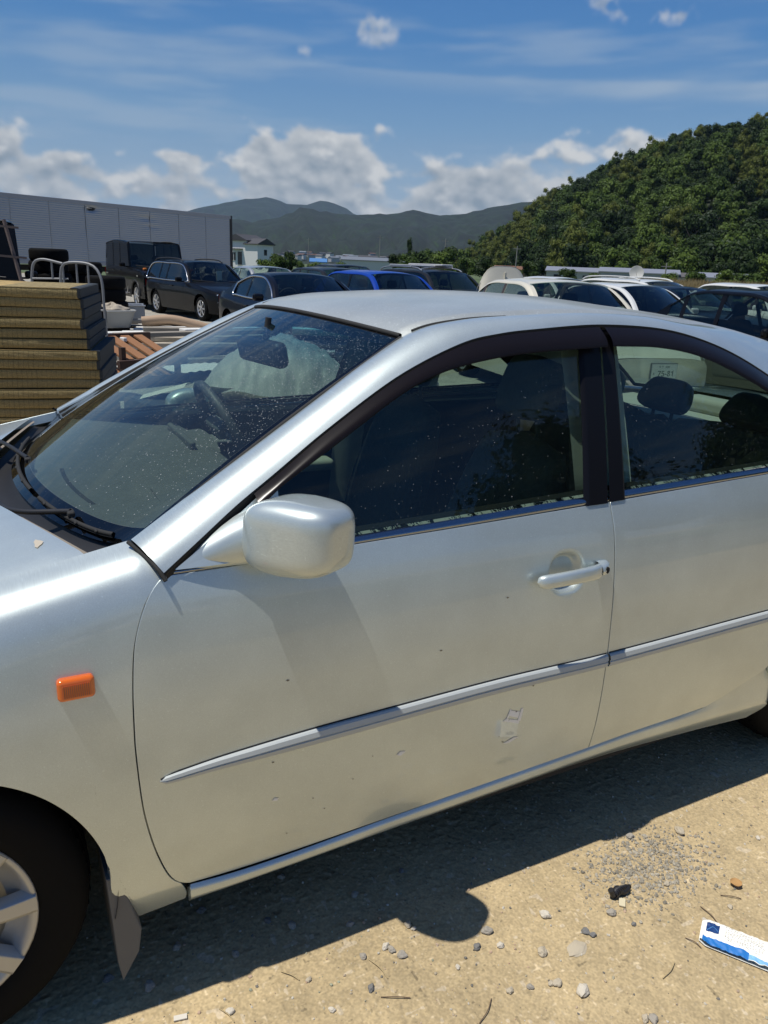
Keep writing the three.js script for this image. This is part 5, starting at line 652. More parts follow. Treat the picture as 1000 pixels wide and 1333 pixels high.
{
  const r = rng(17);
  const rows = []; for (let k = 0; k < 46; k++) rows.push([lerp(19.4, 31.6, (k + r()) / 46), 930 + 330 * r(), 9 + 9 * r(), 3.5 + 3 * r(), r()]);
  rows.forEach(([az, d, w, h, q], k) => { const [x, z] = polar(az, d), t = thing('town_house', 'tiny far-off house of the town at the foot of the mountains', 'house', [x, 2 + 62 * ((d - 900) / 1500) ** 1.2, z], (q * 3 - 1.5), 'houses of the far town'); part(t, 'wall', [box(w, h, 7, 0, h / 2, 0)], wallMats[(q * 4) | 0]); part(t, 'roof', [gable(w, 1.4, 7).translate(0, h, 0)], roofMats[((q * 13) | 0) % 4]); });
  const shed = (az, d, w, h, dd, turn, m, rm, label, cat = 'shed') => { const [x, z] = polar(az, d), t = thing('low_shed', label, cat, [x, 0, z], turn); part(t, 'wall', [box(w, h, dd, 0, h / 2, 0)], m); part(t, 'roof', [gable(w, 0.7, dd, 0.25).translate(0, h, 0)], rm); for (let k = 0; k < 5; k++) if (h < 2.4) part(t, 'window', [box(w * 0.09, h * 0.35, 0.06, (k - 2) * w * 0.18, h * 0.55, dd / 2 + 0.02)], paneFar); };
  const tin = std([0.34, 0.35, 0.38], 0.45, 0.5);
  shed(41.5, 150, 14, 1.9, 6, -0.75, wallMats[1], tin, 'low shed with pale tin roof at the foot of the wooded hill, nearer the mountains');
  shed(44.9, 148, 13, 2.1, 6, -0.78, wallMats[2], tin, 'low long shed with pale tin roof behind the satellite dish');
  shed(47.6, 150, 6, 1.7, 5, -0.8, wallMats[0], roofMats[1], 'small pale hut at the foot of the wooded hill');
  shed(50.2, 140, 7, 1.8, 5, -0.85, wallMats[1], tin, 'small tin-roofed hut among shrubs under the wooded hill');
  shed(36.2, 170, 6, 1.8, 6, -0.6, std([0.3, 0.17, 0.1], 0.9), std([0.16, 0.08, 0.045], 0.8), 'rusty orange roofed hut at the foot of the wooded hill');
  shed(26.6, 190, 15, 2.5, 8, -0.4, wallMats[0], roofMats[3], 'pale workshop with blue-grey roof on the flat land');
  shed(26.2, 230, 5, 3.4, 4, -0.4, wallMats[2], roofMats[0], 'dark upright shed roof beside the pale workshop');
  shed(22.7, 170, 3.2, 1.7, 3, -0.4, wallMats[0], std([0.06, 0.18, 0.40], 0.6), 'low hut with bright blue roof behind the black coupe');
  const [dx, dz] = polar(44.75, 118), t = thing('satellite_dish', 'round pale satellite dish on a post at the foot of the hill', 'dish', [dx, 0, dz], -44 * R);
  part(t, 'reflector', [new THREE.LatheGeometry([[0.001, 0], [0.5, 0.06], [0.95, 0.24], [0.98, 0.27], [0.95, 0.27], [0.5, 0.1], [0.001, 0.04]].map((p) => new THREE.Vector2(...p)), 32).rotateX(Math.PI / 2 - 0.25).translate(0, 2.0, 0)], std([0.5, 0.5, 0.47], 0.6)); part(t, 'post', [bar([0, 0, -0.1], [0, 1.9, -0.1], 0.08)], rimMetal); part(t, 'feed_arm', [bar([0, 1.2, 0.25], [0, 2.0, 0.95], 0.025)], rimMetal);
  for (const [az, d, h] of [[27.0, 210, 9], [31.6, 170, 7.5], [36.6, 150, 6], [46.6, 122, 3.6], [40.4, 160, 5.5], [22.0, 260, 9]]) { const [x, z] = polar(az, d), p = thing('utility_pole', 'thin utility pole with crossarm standing beyond the lot', 'pole', [x, 0, z], az * -R, 'utility poles beyond the lot'); part(p, 'post', [bar([0, 0, 0], [0, h, 0], 0.11, 8, 0.08)], std([0.25, 0.24, 0.22], 0.9)); part(p, 'crossarm', [box(1.4, 0.1, 0.1, 0, h - 0.5, 0)], std([0.2, 0.2, 0.2], 0.8)); }
  // rough dry bank under the hill
  structure('grass_bank', sheet(60, 10, (u, v) => { const az = lerp(41, 64, u), d = lerp(88, 116, v), [x, z] = polar(az, d); return [x, 0.0 + 0.75 * Math.sin(v * 3.14) * smooth(41, 46, az) * (1 + 0.4 * noise3(az, v * 3, 2)) - 0.02, z]; }), std([0.17, 0.135, 0.06], 0.95));
  const blade = new THREE.BufferGeometry(); { const p = []; for (let k = 0; k < 9; k++) { const a = k * 0.7, c = Math.cos(a), s = Math.sin(a); p.push(c * 0.05, 0, s * 0.05, c * 0.05 + 0.03, 0, s * 0.05, c * 0.3, 0.5 + 0.06 * (k % 4), s * 0.3); } blade.setAttribute('position', new THREE.Float32BufferAttribute(p, 3)); blade.computeVertexNormals(); }
  const gr = new THREE.InstancedMesh(blade, phys([0.22, 0.17, 0.07], { roughness: 0.9, transmission: 0.25, thickness: 0 }), 2600); gr.name = 'dry_grass'; gr.userData = { kind: 'stuff', label: 'straw-coloured dry grass on the bank below the hill', category: 'grass' }; const q = new THREE.Matrix4();
  for (let i = 0; i < 2600; i++) { const az = lerp(42, 60, r()), v = r(), d = lerp(88, 112, v), [x, z] = polar(az, d), s = 0.7 + r(); q.compose(V(x, 0.7 * Math.sin((d - 88) / 28 * 3.14) * smooth(41, 46, az), z), new THREE.Quaternion().setFromAxisAngle(V(0, 1, 0), r() * 6), V(s * 1.6, s, s * 1.6)); gr.setMatrixAt(i, q); } scene.add(gr);
}
// ---------------------------------------------------------------- the long trailer
{
  const [x1, z1] = polar(15.45, 41), [x0, z0] = polar(-3, 33), len = Math.hypot(x1 - x0, z1 - z0), turn = Math.atan2(-(z1 - z0), x1 - x0);
  const t = thing('box_trailer', 'long dented aluminium box trailer with ribbed side behind the black off-roader', 'trailer', [(x0 + x1) / 2, 0, (z0 + z1) / 2], turn);
  const alu = std([0.33, 0.35, 0.375], 0.42, 0.55), top = 3.55, bot = 1.12, n = 9, wP = len / n, rail = std([0.30, 0.31, 0.33], 0.5, 0.5);
  const dents = [[-0.5, 3.27, 0.26, 0.10, 0.08], [2.2, 3.1, 0.45, 0.11, 0.035], [2.45, 2.78, 0.4, 0.08, 0.022], [-0.4, 2.6, 0.9, 0.6, 0.025]];
  for (let k = 0; k < n; k++) part(t, 'side_panel', sheet(24, 110, (u, v) => { const x = -len / 2 + wP * (k + 0.012 + 0.976 * u), y = lerp(bot + 0.12, top - 0.14, v); let d = 0.013 * Math.max(0, Math.sin(v * 27 * 6.2832)) + 0.012 * noise3(x * 0.4, y * 0.7, 3); for (const [dx, dy, sx, sy, a] of dents) d -= a * Math.exp(-(((x - dx) / sx) ** 2) - (((y - dy) / sy) ** 2)); return [x, y, 1.24 + d]; }), alu);
  for (let k = 0; k <= n; k++) part(t, 'panel_joint', [box(0.022, top - bot - 0.24, 0.012, -len / 2 + wP * k, (top + bot) / 2, 1.244)], alu);
  part(t, 'top_rail', [box(len, 0.15, 0.06, 0, top - 0.07, 1.235, 0.01)], rail); part(t, 'bottom_rail', [box(len, 0.14, 0.07, 0, bot + 0.05, 1.235, 0.01)], rail);
  part(t, 'roof', [box(len, 0.04, 2.46, 0, top - 0.02, 0)], alu); part(t, 'far_side', [box(len, top - bot, 0.05, 0, (top + bot) / 2, -1.22)], alu);
  part(t, 'end_wall', [box(0.06, top - bot - 0.05, 2.3, len / 2 - 0.05, (top + bot) / 2, 0)], std([0.02, 0.02, 0.022], 0.6)); part(t, 'end_post', [box(0.16, top - bot + 0.02, 0.14, len / 2 + 0.02, (top + bot) / 2, 1.19, 0.01)], std([0.012, 0.012, 0.013], 0.6));
  part(t, 'tear', [sheet(10, 4, (u, v) => { const a = u * 6.2832; return [-0.5 + 0.2 * v * Math.cos(a) * (1 + 0.3 * Math.sin(3 * a)), 3.27 + 0.05 * v * Math.sin(a), 1.215]; })], cavity); part(t, 'torn_flap', [sheet(6, 4, (u, v) => [-0.75 + 0.25 * u, 3.28 + 0.06 * v * (1 - u), 1.25 + 0.05 * v])], std([0.75, 0.76, 0.78], 0.3, 0.6));
  part(t, 'chassis', [box(len * 0.95, 0.2, 0.9, 0, 0.95, 0), box(0.14, 1.0, 0.14, len / 2 - 0.3, 0.55, 1.0)], std([0.02, 0.02, 0.02], 0.8));
  for (const x of [len * 0.22, len * 0.31]) { const w = new THREE.Group(); w.name = 'wheel'; w.position.set(x, 0.5, 1.15); t.add(w); part(w, 'tyre', tyreGeo(0.5)[0], tyreRubber); part(w, 'rim', tyreGeo(0.5)[1], rimMetal); }
}
const ordinal = (k) => ['topmost', 'second', 'third', 'fourth', 'fifth', 'sixth', 'seventh', 'eighth', 'ninth', 'tenth', 'eleventh', 'twelfth', 'thirteenth', 'fourteenth', 'fifteenth', 'sixteenth', 'seventeenth', 'eighteenth', 'nineteenth', 'twentieth', 'twenty-first', 'twenty-second', 'twenty-third', 'twenty-fourth'][k];
// ---------------------------------------------------------------- straw mats stacked beside the sedan
{
  const r = rng(3), yaw = -0.251, matTex = texture(512, 128, (u, v, c) => { const f = tnoise(u * 256, v * 18, 256, 3), g = tnoise(u * 90, v * 60, 90, 8), st = Math.abs((u * 34) % 1 - 0.5) < 0.05 ? 0.75 : 1, k = (0.78 + 0.20 * f + 0.14 * (g - 0.5)) * (0.4 + 0.6 * st); c[0] = 202 * k; c[1] = 180 * k; c[2] = 124 * k; }, { srgb: true });
  const straw = std([0.56, 0.56, 0.56], 0.95, 0, { map: matTex, bumpMap: matTex, bumpScale: 0.004 }), faceTex = texture(512, 512, (u, v, c) => { const k = 0.8 + 0.25 * (tnoise(u * 256, v * 6, 256, 5) - 0.5) + 0.15 * (tfbm(u, v, 8, 3, 6) - 0.5); c[0] = 226 * k; c[1] = 192 * k; c[2] = 122 * k; }, { srgb: true }), face = std([0.8, 0.8, 0.8], 0.9, 0, { map: faceTex }), endShade = std([0.03, 0.038, 0.045], 0.95);
  const e = [Math.cos(0.251), Math.sin(0.251)]; // along the stack, in x and z
  const corner = [0.852, -2.52]; let y = 0.02; const N = 24;
  for (let k = 0; k < N; k++) {
    const upper = k >= 18, h = k === N - 1 ? 0.058 : 0.0555, out = upper ? -0.055 - 0.012 * (k - 18) * 0.6 : 0.0, jit = (r() - 0.5) * 0.02 , Lm = 1.78, D = 0.88, back = (r() - 0.5) * 0.02 + (upper ? 0.01 : 0);
    const cx = corner[0] + (out + jit - Lm / 2) * e[0] + (D / 2 + back) * e[1] * 1, cz = corner[1] + (out + jit - Lm / 2) * e[1] - (D / 2 + back) * e[0];
    const t = thing('straw_mat', k === N - 1 ? 'straw floor mat lying topmost in the stack, its whole woven face showing' : `thick straw floor mat, ${ordinal(N - 1 - k)} from the top of its stack`, 'straw mat', [cx, y, cz], yaw + (r() - 0.5) * 0.012, 'straw mats in the stack');
    const wv = 0.004 * r(), core = sheet(40, 6, (u, v) => { const a = (v - 0.5) * 2; return [lerp(-Lm / 2, Lm / 2, u), h * (0.04 + 0.92 * v) + wv * Math.sin(u * 7 + k), D / 2 + 0.006 * (1 - a ** 4) + 0.003 * noise3(u * 40, v * 5, k)]; }, false, (q) => [q[0] / 0.9, q[1] / 0.06 + k * 0.37]);
    part(t, 'straw_edge', [core, box(Lm, h * 0.9, D - 0.01, 0, h * 0.5, -0.008)], straw);
    part(t, 'woven_face', [sheet(40, 12, (u, v) => [lerp(-Lm / 2, Lm / 2, u), h * 0.955 + wv * Math.sin(u * 7 + k), lerp(D / 2 + 0.004, -D / 2, v)], false, (q) => [q[0] * 1.2, q[2] * 1.2])], face);
    part(t, 'shaded_end', [box(0.012, h * 0.93, D, Lm / 2 + 0.005, h * 0.5, 0, 0.004), box(0.045, 0.003, D, Lm / 2 - 0.02, h * 0.97, 0), box(0.014, h * 0.9, 0.004, Lm / 2 + 0.002, h * 0.5, D / 2 + 0.008)], endShade);  // dark bluish colour paints the shade on the end of the stack
    y += h + 0.0008 + (k === 17 ? 0.004 : 0);
  }
}
// ---------------------------------------------------------------- scrap beside the stack
const oldSteel = std([0.22, 0.225, 0.23], 0.55, 0.3), galv = std([0.38, 0.40, 0.42], 0.4, 0.7), greyWood = std([0.30, 0.27, 0.22], 0.9, 0, { map: fabricTex }), paleWood = std([0.48, 0.42, 0.33], 0.9, 0, { map: fabricTex }), rustWood = std([0.34, 0.16, 0.07], 0.85, 0, { map: fabricTex }), rustDark = std([0.05, 0.024, 0.016], 0.8), whiteSheet = std([0.66, 0.66, 0.63], 0.85);
for (const [k, label, pts, lower, posts] of [[0, 'grey steel tube barrier with a curved end behind the mats, next to the tyres', [[0.77, 0.0, -5.99], [0.77, 1.36, -5.99], [0.80, 1.47, -5.97], [0.86, 1.495, -5.94], [1.03, 1.465, -5.85]], [[0.77, 1.32, -5.98], [1.07, 1.33, -5.84]], [[0.94, 1.32, 1.48, -5.90], [1.03, 0.0, 1.465, -5.85]]], [1, 'grey steel tube barrier with rounded corner behind the mats, next to the trough', [[1.0, 0.0, -5.66], [1.0, 1.43, -5.66], [1.03, 1.47, -5.63], [1.24, 1.465, -5.50], [1.30, 1.38, -5.44], [1.315, 1.1, -5.42], [1.32, 0.0, -5.42]], [[1.0, 1.06, -5.66], [1.315, 1.07, -5.43]], [[1.12, 0.4, 1.47, -5.58], [1.21, 0.4, 1.468, -5.52]]]]) {
  const t = thing('tube_barrier', label, 'barrier', [0, 0, 0], 0, 'steel tube barriers'); part(t, 'frame', tube(pts, 0.0125, 70, 8), oldSteel); part(t, 'lower_rail', bar(lower[0], lower[1], 0.009), oldSteel); for (const [x, a, b, z] of posts) part(t, 'upright', bar([x, a, z], [x, b, z], 0.009), oldSteel);
}
{
  const tg = tyreGeo(0.325)[0], r = rng(8), lab = { a: 'the tallest tyre stack, by the trailer', b: 'the tyre stack right beside the tallest one', c: 'the tyre stack just behind the straw mats', d: 'the short tyre stack by the tube barriers', e: 'the tyre stack next to the metal trough' };
  for (const [key, az, d, n] of [['a', 4.9, 15.5, 8], ['b', 7.0, 16, 7], ['c', 3.4, 8.6, 6], ['d', 6.3, 9.4, 5], ['e', 8.3, 14.5, 6]]) { const [x, z] = polar(az, d); for (let k = 0; k < n; k++) { const o = single('tyre', k === n - 1 ? `black tyre on top of ${lab[key]}` : `black tyre, ${ordinal(n - 1 - k)} from the top of ${lab[key]}`, 'tyre', tg, tyreRubber, [x + (r() - 0.5) * 0.06, 0.19 + k * 0.203, z + (r() - 0.5) * 0.06], 0, 'stacked tyres'); o.rotation.x = -Math.PI / 2; o.rotation.z = r() * 6; } }
}
{ // black cab at the edge with a ladder rack
  parked({ name: 'black_box_van', label: 'black boxy van at the yard edge beside the tyre stacks, behind a leaning rack', frontPane: phys([0.006, 0.007, 0.008], { roughness: 0.15, specularIntensity: 0.25 }), x: 0.16, z: -12.2, turn: facing(0), L: 4.4, W: 1.75, H: 2.0, wb: 2.6, fo: 0.8, belt: 1.15, A0: 0.9, A1: 0.62, C1: -2.05, C0: -2.15, winEnd: -2.05, bPillar: -0.2, hood: 1.1, nose: 0.98, deck: 1.15, bump: 0.42, tyre: 0.34, box3: 1, paint: black, pane: darkPane, postPaint: black, handles: [0.1] });
  const t = thing('ladder_rack', 'leaning rusty steel rack post with crossbars in front of the black van', 'rack', [0, 0, 0]); part(t, 'post', beam([1.02, 0.0, -8.35], [0.70, 1.92, -8.9], 0.032, 0.032), std([0.12, 0.09, 0.08], 0.7, 0.3)); for (const [y, x] of [[1.85, 0.71], [1.5, 0.77], [0.6, 0.92]]) part(t, 'crossbar', beam([x - 0.22, y, -8.8], [x + 0.14, y - 0.02, -8.75], 0.025, 0.025), std([0.16, 0.12, 0.10], 0.7, 0.3));
}
{ // trough, tub, pipe, timber, slatted crate
  const t = thing('metal_trough', 'long grey galvanised metal trough behind the straw mats', 'trough', [2.62, 0.42, -13.6], -0.12); part(t, 'wall', [box(1.15, 0.24, 0.02, 0, 0.12, 0.25), box(1.15, 0.24, 0.02, 0, 0.12, -0.25), box(0.02, 0.24, 0.5, -0.57, 0.12, 0), box(0.02, 0.24, 0.5, 0.57, 0.12, 0)], galv); part(t, 'base', [box(1.13, 0.02, 0.5, 0, 0.01, 0)], galv); part(t, 'rim', [box(1.2, 0.03, 0.05, 0, 0.24, 0.26, 0.01), box(1.2, 0.03, 0.05, 0, 0.24, -0.26, 0.01)], galv);
  single('timber_block', 'rough timber block under the metal trough', 'timber', box(0.9, 0.42, 0.4, 0, 0.21, 0, 0.01), greyWood, [2.62, 0, -13.6], -0.12);
  const b = thing('grey_tub', 'grey plastic tub with pale rags lying in it, on the timber', 'tub', [2.3, 0.42, -11.4], 0.3); part(b, 'shell', sheet(28, 12, (u, v) => { const a = u * 6.2832, k = 0.72 + 0.28 * v; return [0.34 * k * Math.sign(Math.cos(a)) * Math.abs(Math.cos(a)) ** 0.6, 0.27 * v, 0.24 * k * Math.sign(Math.sin(a)) * Math.abs(Math.sin(a)) ** 0.6]; }), std([0.30, 0.30, 0.28], 0.6)); part(b, 'rim', tube(even(27).map((t) => { const a = t * 6.2832; return [0.345 * Math.sign(Math.cos(a)) * Math.abs(Math.cos(a)) ** 0.6, 0.27, 0.245 * Math.sign(Math.sin(a)) * Math.abs(Math.sin(a)) ** 0.6]; }), 0.014, 80, 6, false), std([0.34, 0.34, 0.32], 0.6)); part(b, 'base', new THREE.CircleGeometry(0.2, 24).rotateX(-Math.PI / 2).translate(0, 0.01, 0), std([0.3, 0.3, 0.28], 0.7));
  single('rag_bundle', 'crumpled pale rags heaped in the grey tub', 'rags', sheet(30, 16, (u, v) => { const a = u * 6.2832, k = Math.sin(v * 1.57), n = 1 + 0.35 * noise3(Math.cos(a) * 2 + 3, v * 4, Math.sin(a) * 2); return [0.27 * k * Math.cos(a) * n, 0.17 * Math.cos(v * 1.57) * n, 0.2 * k * Math.sin(a) * n]; }, true), paleWood, [2.28, 0.62, -11.4]);
  single('bent_duct', 'bent tan flexible pipe lying over the timber pile', 'pipe', join([tube([[2.75, 0.52, -11.4], [3.2, 0.56, -11.3], [3.6, 0.48, -11.2], [4.1, 0.32, -11.1], [4.35, 0.14, -11.0]], 0.075, 60, 12), tube([[2.9, 0.44, -11.9], [3.4, 0.46, -12.0], [3.75, 0.35, -11.9]], 0.06, 30, 10)]), std([0.36, 0.25, 0.16], 0.7));
  single('duct_end', 'shiny metal collar at the end of the bent tan pipe', 'collar', bar([4.33, 0.15, -11.0], [4.5, 0.08, -10.95], 0.085, 14), chrome);
  const r = rng(12), mats = [greyWood, paleWood, greyWood, whiteSheet]; const looks = ['weathered grey', 'pale', 'bleached grey', 'white painted'];
  for (let k = 0; k < 48; k++) { const m = (r() * 4) | 0, layer = (k / 11) | 0, L = 1.1 + 1.6 * r(); single('plank', `${looks[m]} plank in the timber pile between the straw mats and the black cars`, 'plank', box(L, 0.05 + 0.03 * r(), 0.14 + 0.12 * r(), 0, 0.03, 0, 0.006), mats[m], [2.5 + 1.9 * r(), 0.02 + 0.105 * layer, -8.9 - 3.4 * r()], (r() - 0.5) * 0.7, `${looks[m]} planks in the pile`); }
  single('roof_sheet', 'pale corrugated sheet lying flat among the timber beside the sedan', 'sheet', sheet(60, 12, (u, v) => [lerp(-0.8, 0.8, u), 0.007 * Math.sin(u * 75) + 0.02 * noise3(u * 3, v * 3, 1), lerp(-0.6, 0.6, v)]), whiteSheet, [2.75, 0.13, -8.6], 0.3);
  const c = thing('slatted_crate', 'reddish brown slatted timber pallet leaning by the straw mats', 'pallet', [1.95, 0.0, -8.0], 0.42);
  part(c, 'frame', [box(1.0, 0.14, 0.06, 0.1, 0.52, -0.42, 0.005), box(1.0, 0.10, 0.06, 0.1, 0.30, 0.36, 0.005), box(0.06, 0.5, 0.06, -0.3, 0.25, 0.3), box(0.06, 0.5, 0.06, 0.5, 0.25, 0.3), box(1.0, 0.1, 0.05, 0.1, 0.08, 0.38)], rustDark);
  for (let k = 0; k < 4; k++) part(c, 'slat', box(0.13, 0.03, 0.72, -0.22 + 0.2 * k, 0, 0, 0.006).rotateX(0.30).translate(0, 0.45, -0.02), rustWood); for (let k = 0; k < 4; k++) part(c, 'lower_slat', box(0.12, 0.03, 0.6, -0.22 + 0.2 * k, 0, 0, 0.006).rotateX(0.25).translate(0, 0.16, 0.1), rustWood);
  for (const x of [-0.12, 0.08]) part(c, 'white_clip', box(0.05, 0.05, 0.1, x, 0.53, -0.24, 0.01), whiteSheet);
}
{ // sheeted heap and pipes beyond the far side of the sedan
  const r = rng(23);
  single('sheeted_heap', 'pale crumpled plastic sheet draped over a heap beyond the sedan', 'sheet', sheet(60, 50, (u, v) => { const x = (u - 0.5) * 1.9, z = (v - 0.5) * 1.5, d = Math.hypot(x / 0.95, z / 0.75), f = 0.10 * Math.abs(fbm(x * 3.2, 1, z * 3.2, 4)) + 0.03 * Math.abs(noise3(x * 12, 2, z * 9)); return [x * (1 + 0.1 * noise3(u * 4, v * 4, 3)), Math.max(0, 0.82 * Math.pow(clamp(1 - d * d * 0.9), 0.7) + f * 1.4), z]; }, true), std([0.36, 0.37, 0.34], 0.6), [2.95, 0.0, -5.2], 0.4);
  for (let k = 0; k < 7; k++) { const y = 0.12 + 0.13 * k; single('exhaust_pipe', 'dull steel exhaust pipe in the heap of pipes beyond the sedan', 'pipe', join([tube([[-0.7, 0, 0], [-0.3, 0.03 * r(), 0.08 * r()], [0.2, 0.05 * r(), 0], [0.75, -0.04, 0.1 * r()]], 0.028 + 0.02 * r(), 30, 10), new THREE.CylinderGeometry(0.09, 0.09, 0.34, 16).rotateZ(Math.PI / 2).translate(0.1 + 0.4 * (r() - 0.5), 0.02, 0.02)]), std([0.22 + 0.2 * r(), 0.2 + 0.18 * r(), 0.18 + 0.15 * r()], 0.45, 0.7), [3.75 + 0.2 * r(), y, -5.1 + 0.35 * (r() - 0.5)], -0.4 + 0.5 * r(), 'pipes heaped beyond the sedan'); }
  for (const [x, z, w, d, tu] of [[2.0, -4.7, 0.5, 0.34, 0.3], [1.75, -4.9, 0.45, 0.4, 1.1], [2.3, -4.3, 0.4, 0.3, -0.4]]) single('pale_card', 'pale cardboard sheet lying beside the sheeted heap', 'cardboard', sheet(8, 8, (u, v) => [(u - 0.5) * w, 0.35 + 0.12 * v + 0.02 * Math.sin(u * 5), (v - 0.5) * d]), std([0.62, 0.60, 0.50], 0.9), [x, 0, z], tu, 'pale cardboard by the heap');
  single('scrap_crate', 'dark plastic crate holding up the pale cardboard beyond the sedan', 'crate', join([box(1.1, 0.03, 0.9, 0, 0.03, 0), box(1.1, 0.34, 0.03, 0, 0.18, 0.44), box(1.1, 0.34, 0.03, 0, 0.18, -0.44), box(0.03, 0.34, 0.9, 0.54, 0.18, 0), box(0.03, 0.34, 0.9, -0.54, 0.18, 0), box(1.08, 0.02, 0.88, 0, 0.34, 0)]), std([0.05, 0.055, 0.06], 0.6), [2.0, 0, -4.65], 0.2);
  // rubble by the trailer's end
  for (let k = 0; k < 9; k++) { const [x, z] = polar(15.2 + 3.0 * r(), 33 + 3 * r()); single('scrap_metal', 'bent pale scrap metal sheet heaped by the end of the trailer', 'scrap', sheet(10, 8, (u, v) => [(u - 0.5) * 1.1, 0.5 + 0.7 * r() * 0.2 + 0.5 * v + 0.25 * noise3(u * 3, v * 3, k), (v - 0.5) * 0.6 + 0.3 * noise3(u * 2, v * 2, k + 5)]), std([0.4 + 0.25 * (k % 2), 0.38 + 0.25 * (k % 2), 0.34 + 0.22 * (k % 2)], 0.6), [x, -0.1 + 0.3 * r(), z], r() * 3, 'scrap by the end of the trailer'); }
}
// ---------------------------------------------------------------- small things on the dirt
const stoneGeos = [1, 2, 3, 4, 5].map((s) => { const g = new THREE.IcosahedronGeometry(1, 2), P = g.attributes.position; for (let i = 0; i < P.count; i++) { const x = P.getX(i), y = P.getY(i), z = P.getZ(i), k = 1 + 0.45 * noise3(x * 1.1 + s * 7, y * 1.1, z * 1.1) + 0.12 * noise3(x * 3 + s, y * 3, z * 3); P.setXYZ(i, x * k, y * k * 0.62, z * k * 0.8); } const m = g; m.computeVertexNormals(); return m; });
const stoneMats = [[0.32, 0.29, 0.24], [0.44, 0.38, 0.28], [0.17, 0.165, 0.155], [0.54, 0.49, 0.40]].map((c) => std(c, 0.9));
const chipGeos = [1, 2, 3].map((s) => { const g = new THREE.IcosahedronGeometry(1, 1), P = g.attributes.position; for (let i = 0; i < P.count; i++) { const x = P.getX(i), y = P.getY(i), z = P.getZ(i), k = 1 + 0.5 * noise3(x * 1.4 + s * 5, y * 1.4, z * 1.4); P.setXYZ(i, x * k, y * k * 0.6, z * k * 0.75); } g.computeVertexNormals(); return g; });
{
  const r = rng(77), names = ['mid grey', 'tan', 'dark grey', 'pale'];
  const big = [[1.199, 1.063, 0.0175, 0], [1.204, 1.112, 0.013, 3], [1.15, 1.092, 0.0129, 2], [0.973, 1.035, 0.0148, 0], [0.949, 0.997, 0.0128, 3], [0.958, 1.011, 0.0127, 0], [0.888, 0.997, 0.0127, 0], [1.03, 0.963, 0.0131, 1], [1.038, 0.979, 0.0087, 3], [0.868, 1.082, 0.0123, 2], [0.767, 1.091, 0.0101, 3], [1.153, 1.222, 0.0125, 1], [1.201, 1.234, 0.0105, 0], [1.286, 1.171, 0.0174, 1], [1.364, 1.085, 0.018, 3], [1.251, 1.247, 0.0106, 1], [1.304, 1.296, 0.0234, 3], [1.265, 1.253, 0.0149, 1], [1.424, 1.168, 0.0135, 2], [1.435, 1.184, 0.0112, 2], [1.525, 1.152, 0.0162, 0], [1.553, 1.203, 0.0092, 2], [1.729, 1.272, 0.0095, 3], [1.401, 1.415, 0.0149, 0], [1.385, 1.408, 0.0127, 1], [1.929, 1.008, 0.021, 1], [2.124, 1.126, 0.0108, 3], [0.566, 0.997, 0.0122, 3], [0.769, 0.84, 0.0152, 0], [1.777, 0.96, 0.0153, 0], [0.948, 1.227, 0.012, 1], [0.75, 0.998, 0.0103, 1], [1.077, 1.119, 0.0084, 3], [1.828, 1.269, 0.0098, 1], [1.736, 1.139, 0.0122, 1], [0.62, 0.86, 0.014, 0], [0.50, 0.78, 0.016, 0], [0.72, 0.80, 0.012, 2], [0.95, 0.82, 0.013, 0], [0.58, 0.70, 0.015, 2], [0.80, 0.68, 0.013, 0], [1.1, 0.80, 0.012, 2], [0.42, 0.86, 0.018, 0], [0.34, 0.80, 0.015, 2], [0.9, 0.9, 0.012, 0]];
  big.forEach(([x, z, s, m], k) => { const o = single('stone', `${names[m]} stone lying loose on the bare dirt by the sedan`, 'stone', stoneGeos[k % 5], stoneMats[m], [x, hum(x, z) + s * 0.3, z], r() * 6, `${names[m]} stones on the dirt`); o.scale.setScalar(s * 0.78); });
  const flat = single('flat_stone', 'flat pale stone half sunk in the dirt below the mirror shadow', 'stone', stoneGeos[1], stoneMats[1], [1.37, hum(1.37, 1.198) + 0.001, 1.198], 0.4); flat.scale.set(0.030, 0.007, 0.026);
  // gravel: grit scattered everywhere and one denser patch of grey chips
  const N = 11000, patchN = 2200, mats = [stoneMats[0], stoneMats[1], stoneMats[3]], q = new THREE.Matrix4(), gravel = new THREE.Group(); gravel.name = 'gravel'; gravel.userData = { kind: 'stuff', label: 'loose grit and small gravel strewn over the dirt', category: 'gravel' }; scene.add(gravel);
  const white_ = std([1, 1, 1], 0.92);
  for (let g = 0; g < 3; g++) {
    const m = new THREE.InstancedMesh(chipGeos[g], white_, (N + patchN) / 3 | 0); m.name = 'gravel_chips'; m.userData.kind = 'stuff';
    for (let i = 0; i < m.count; i++) {
      let x, z, s, c; if (i < patchN / 3) { const a = r() * 6.283, d = Math.sqrt(-Math.log(1 - r() * 0.97)) * 0.12; x = 1.74 + d * Math.cos(a) * 1.2 + 0.02 * (r() - 0.5); z = 1.07 + d * Math.sin(a) * 0.75; s = 0.0015 + 0.0055 * r() ** 4; c = lerp(0.2, 0.42, r()); c = [c, c * 0.9, c * 0.7]; }
      else { x = 0.05 + 3.4 * r(); z = 0.2 + 1.55 * r(); if (r() < 0.25) { x = -0.5 + 5 * r(); z = -0.9 + 2.2 * r(); } s = 0.0009 + 0.004 * r() ** 5; const k = r(); c = k < 0.6 ? [0.40 * (0.8 + 0.4 * r()), 0.33, 0.23] : k < 0.85 ? [0.5, 0.46, 0.38] : [0.16, 0.15, 0.13]; }
      q.compose(V(x, hum(x, z) + s * 0.25, z), new THREE.Quaternion().setFromEuler(new THREE.Euler(r(), r() * 6, r())), V(s, s, s)); m.setMatrixAt(i, q); m.setColorAt(i, lin(...c));
    }
    m.castShadow = m.receiveShadow = true; gravel.add(m);
  }
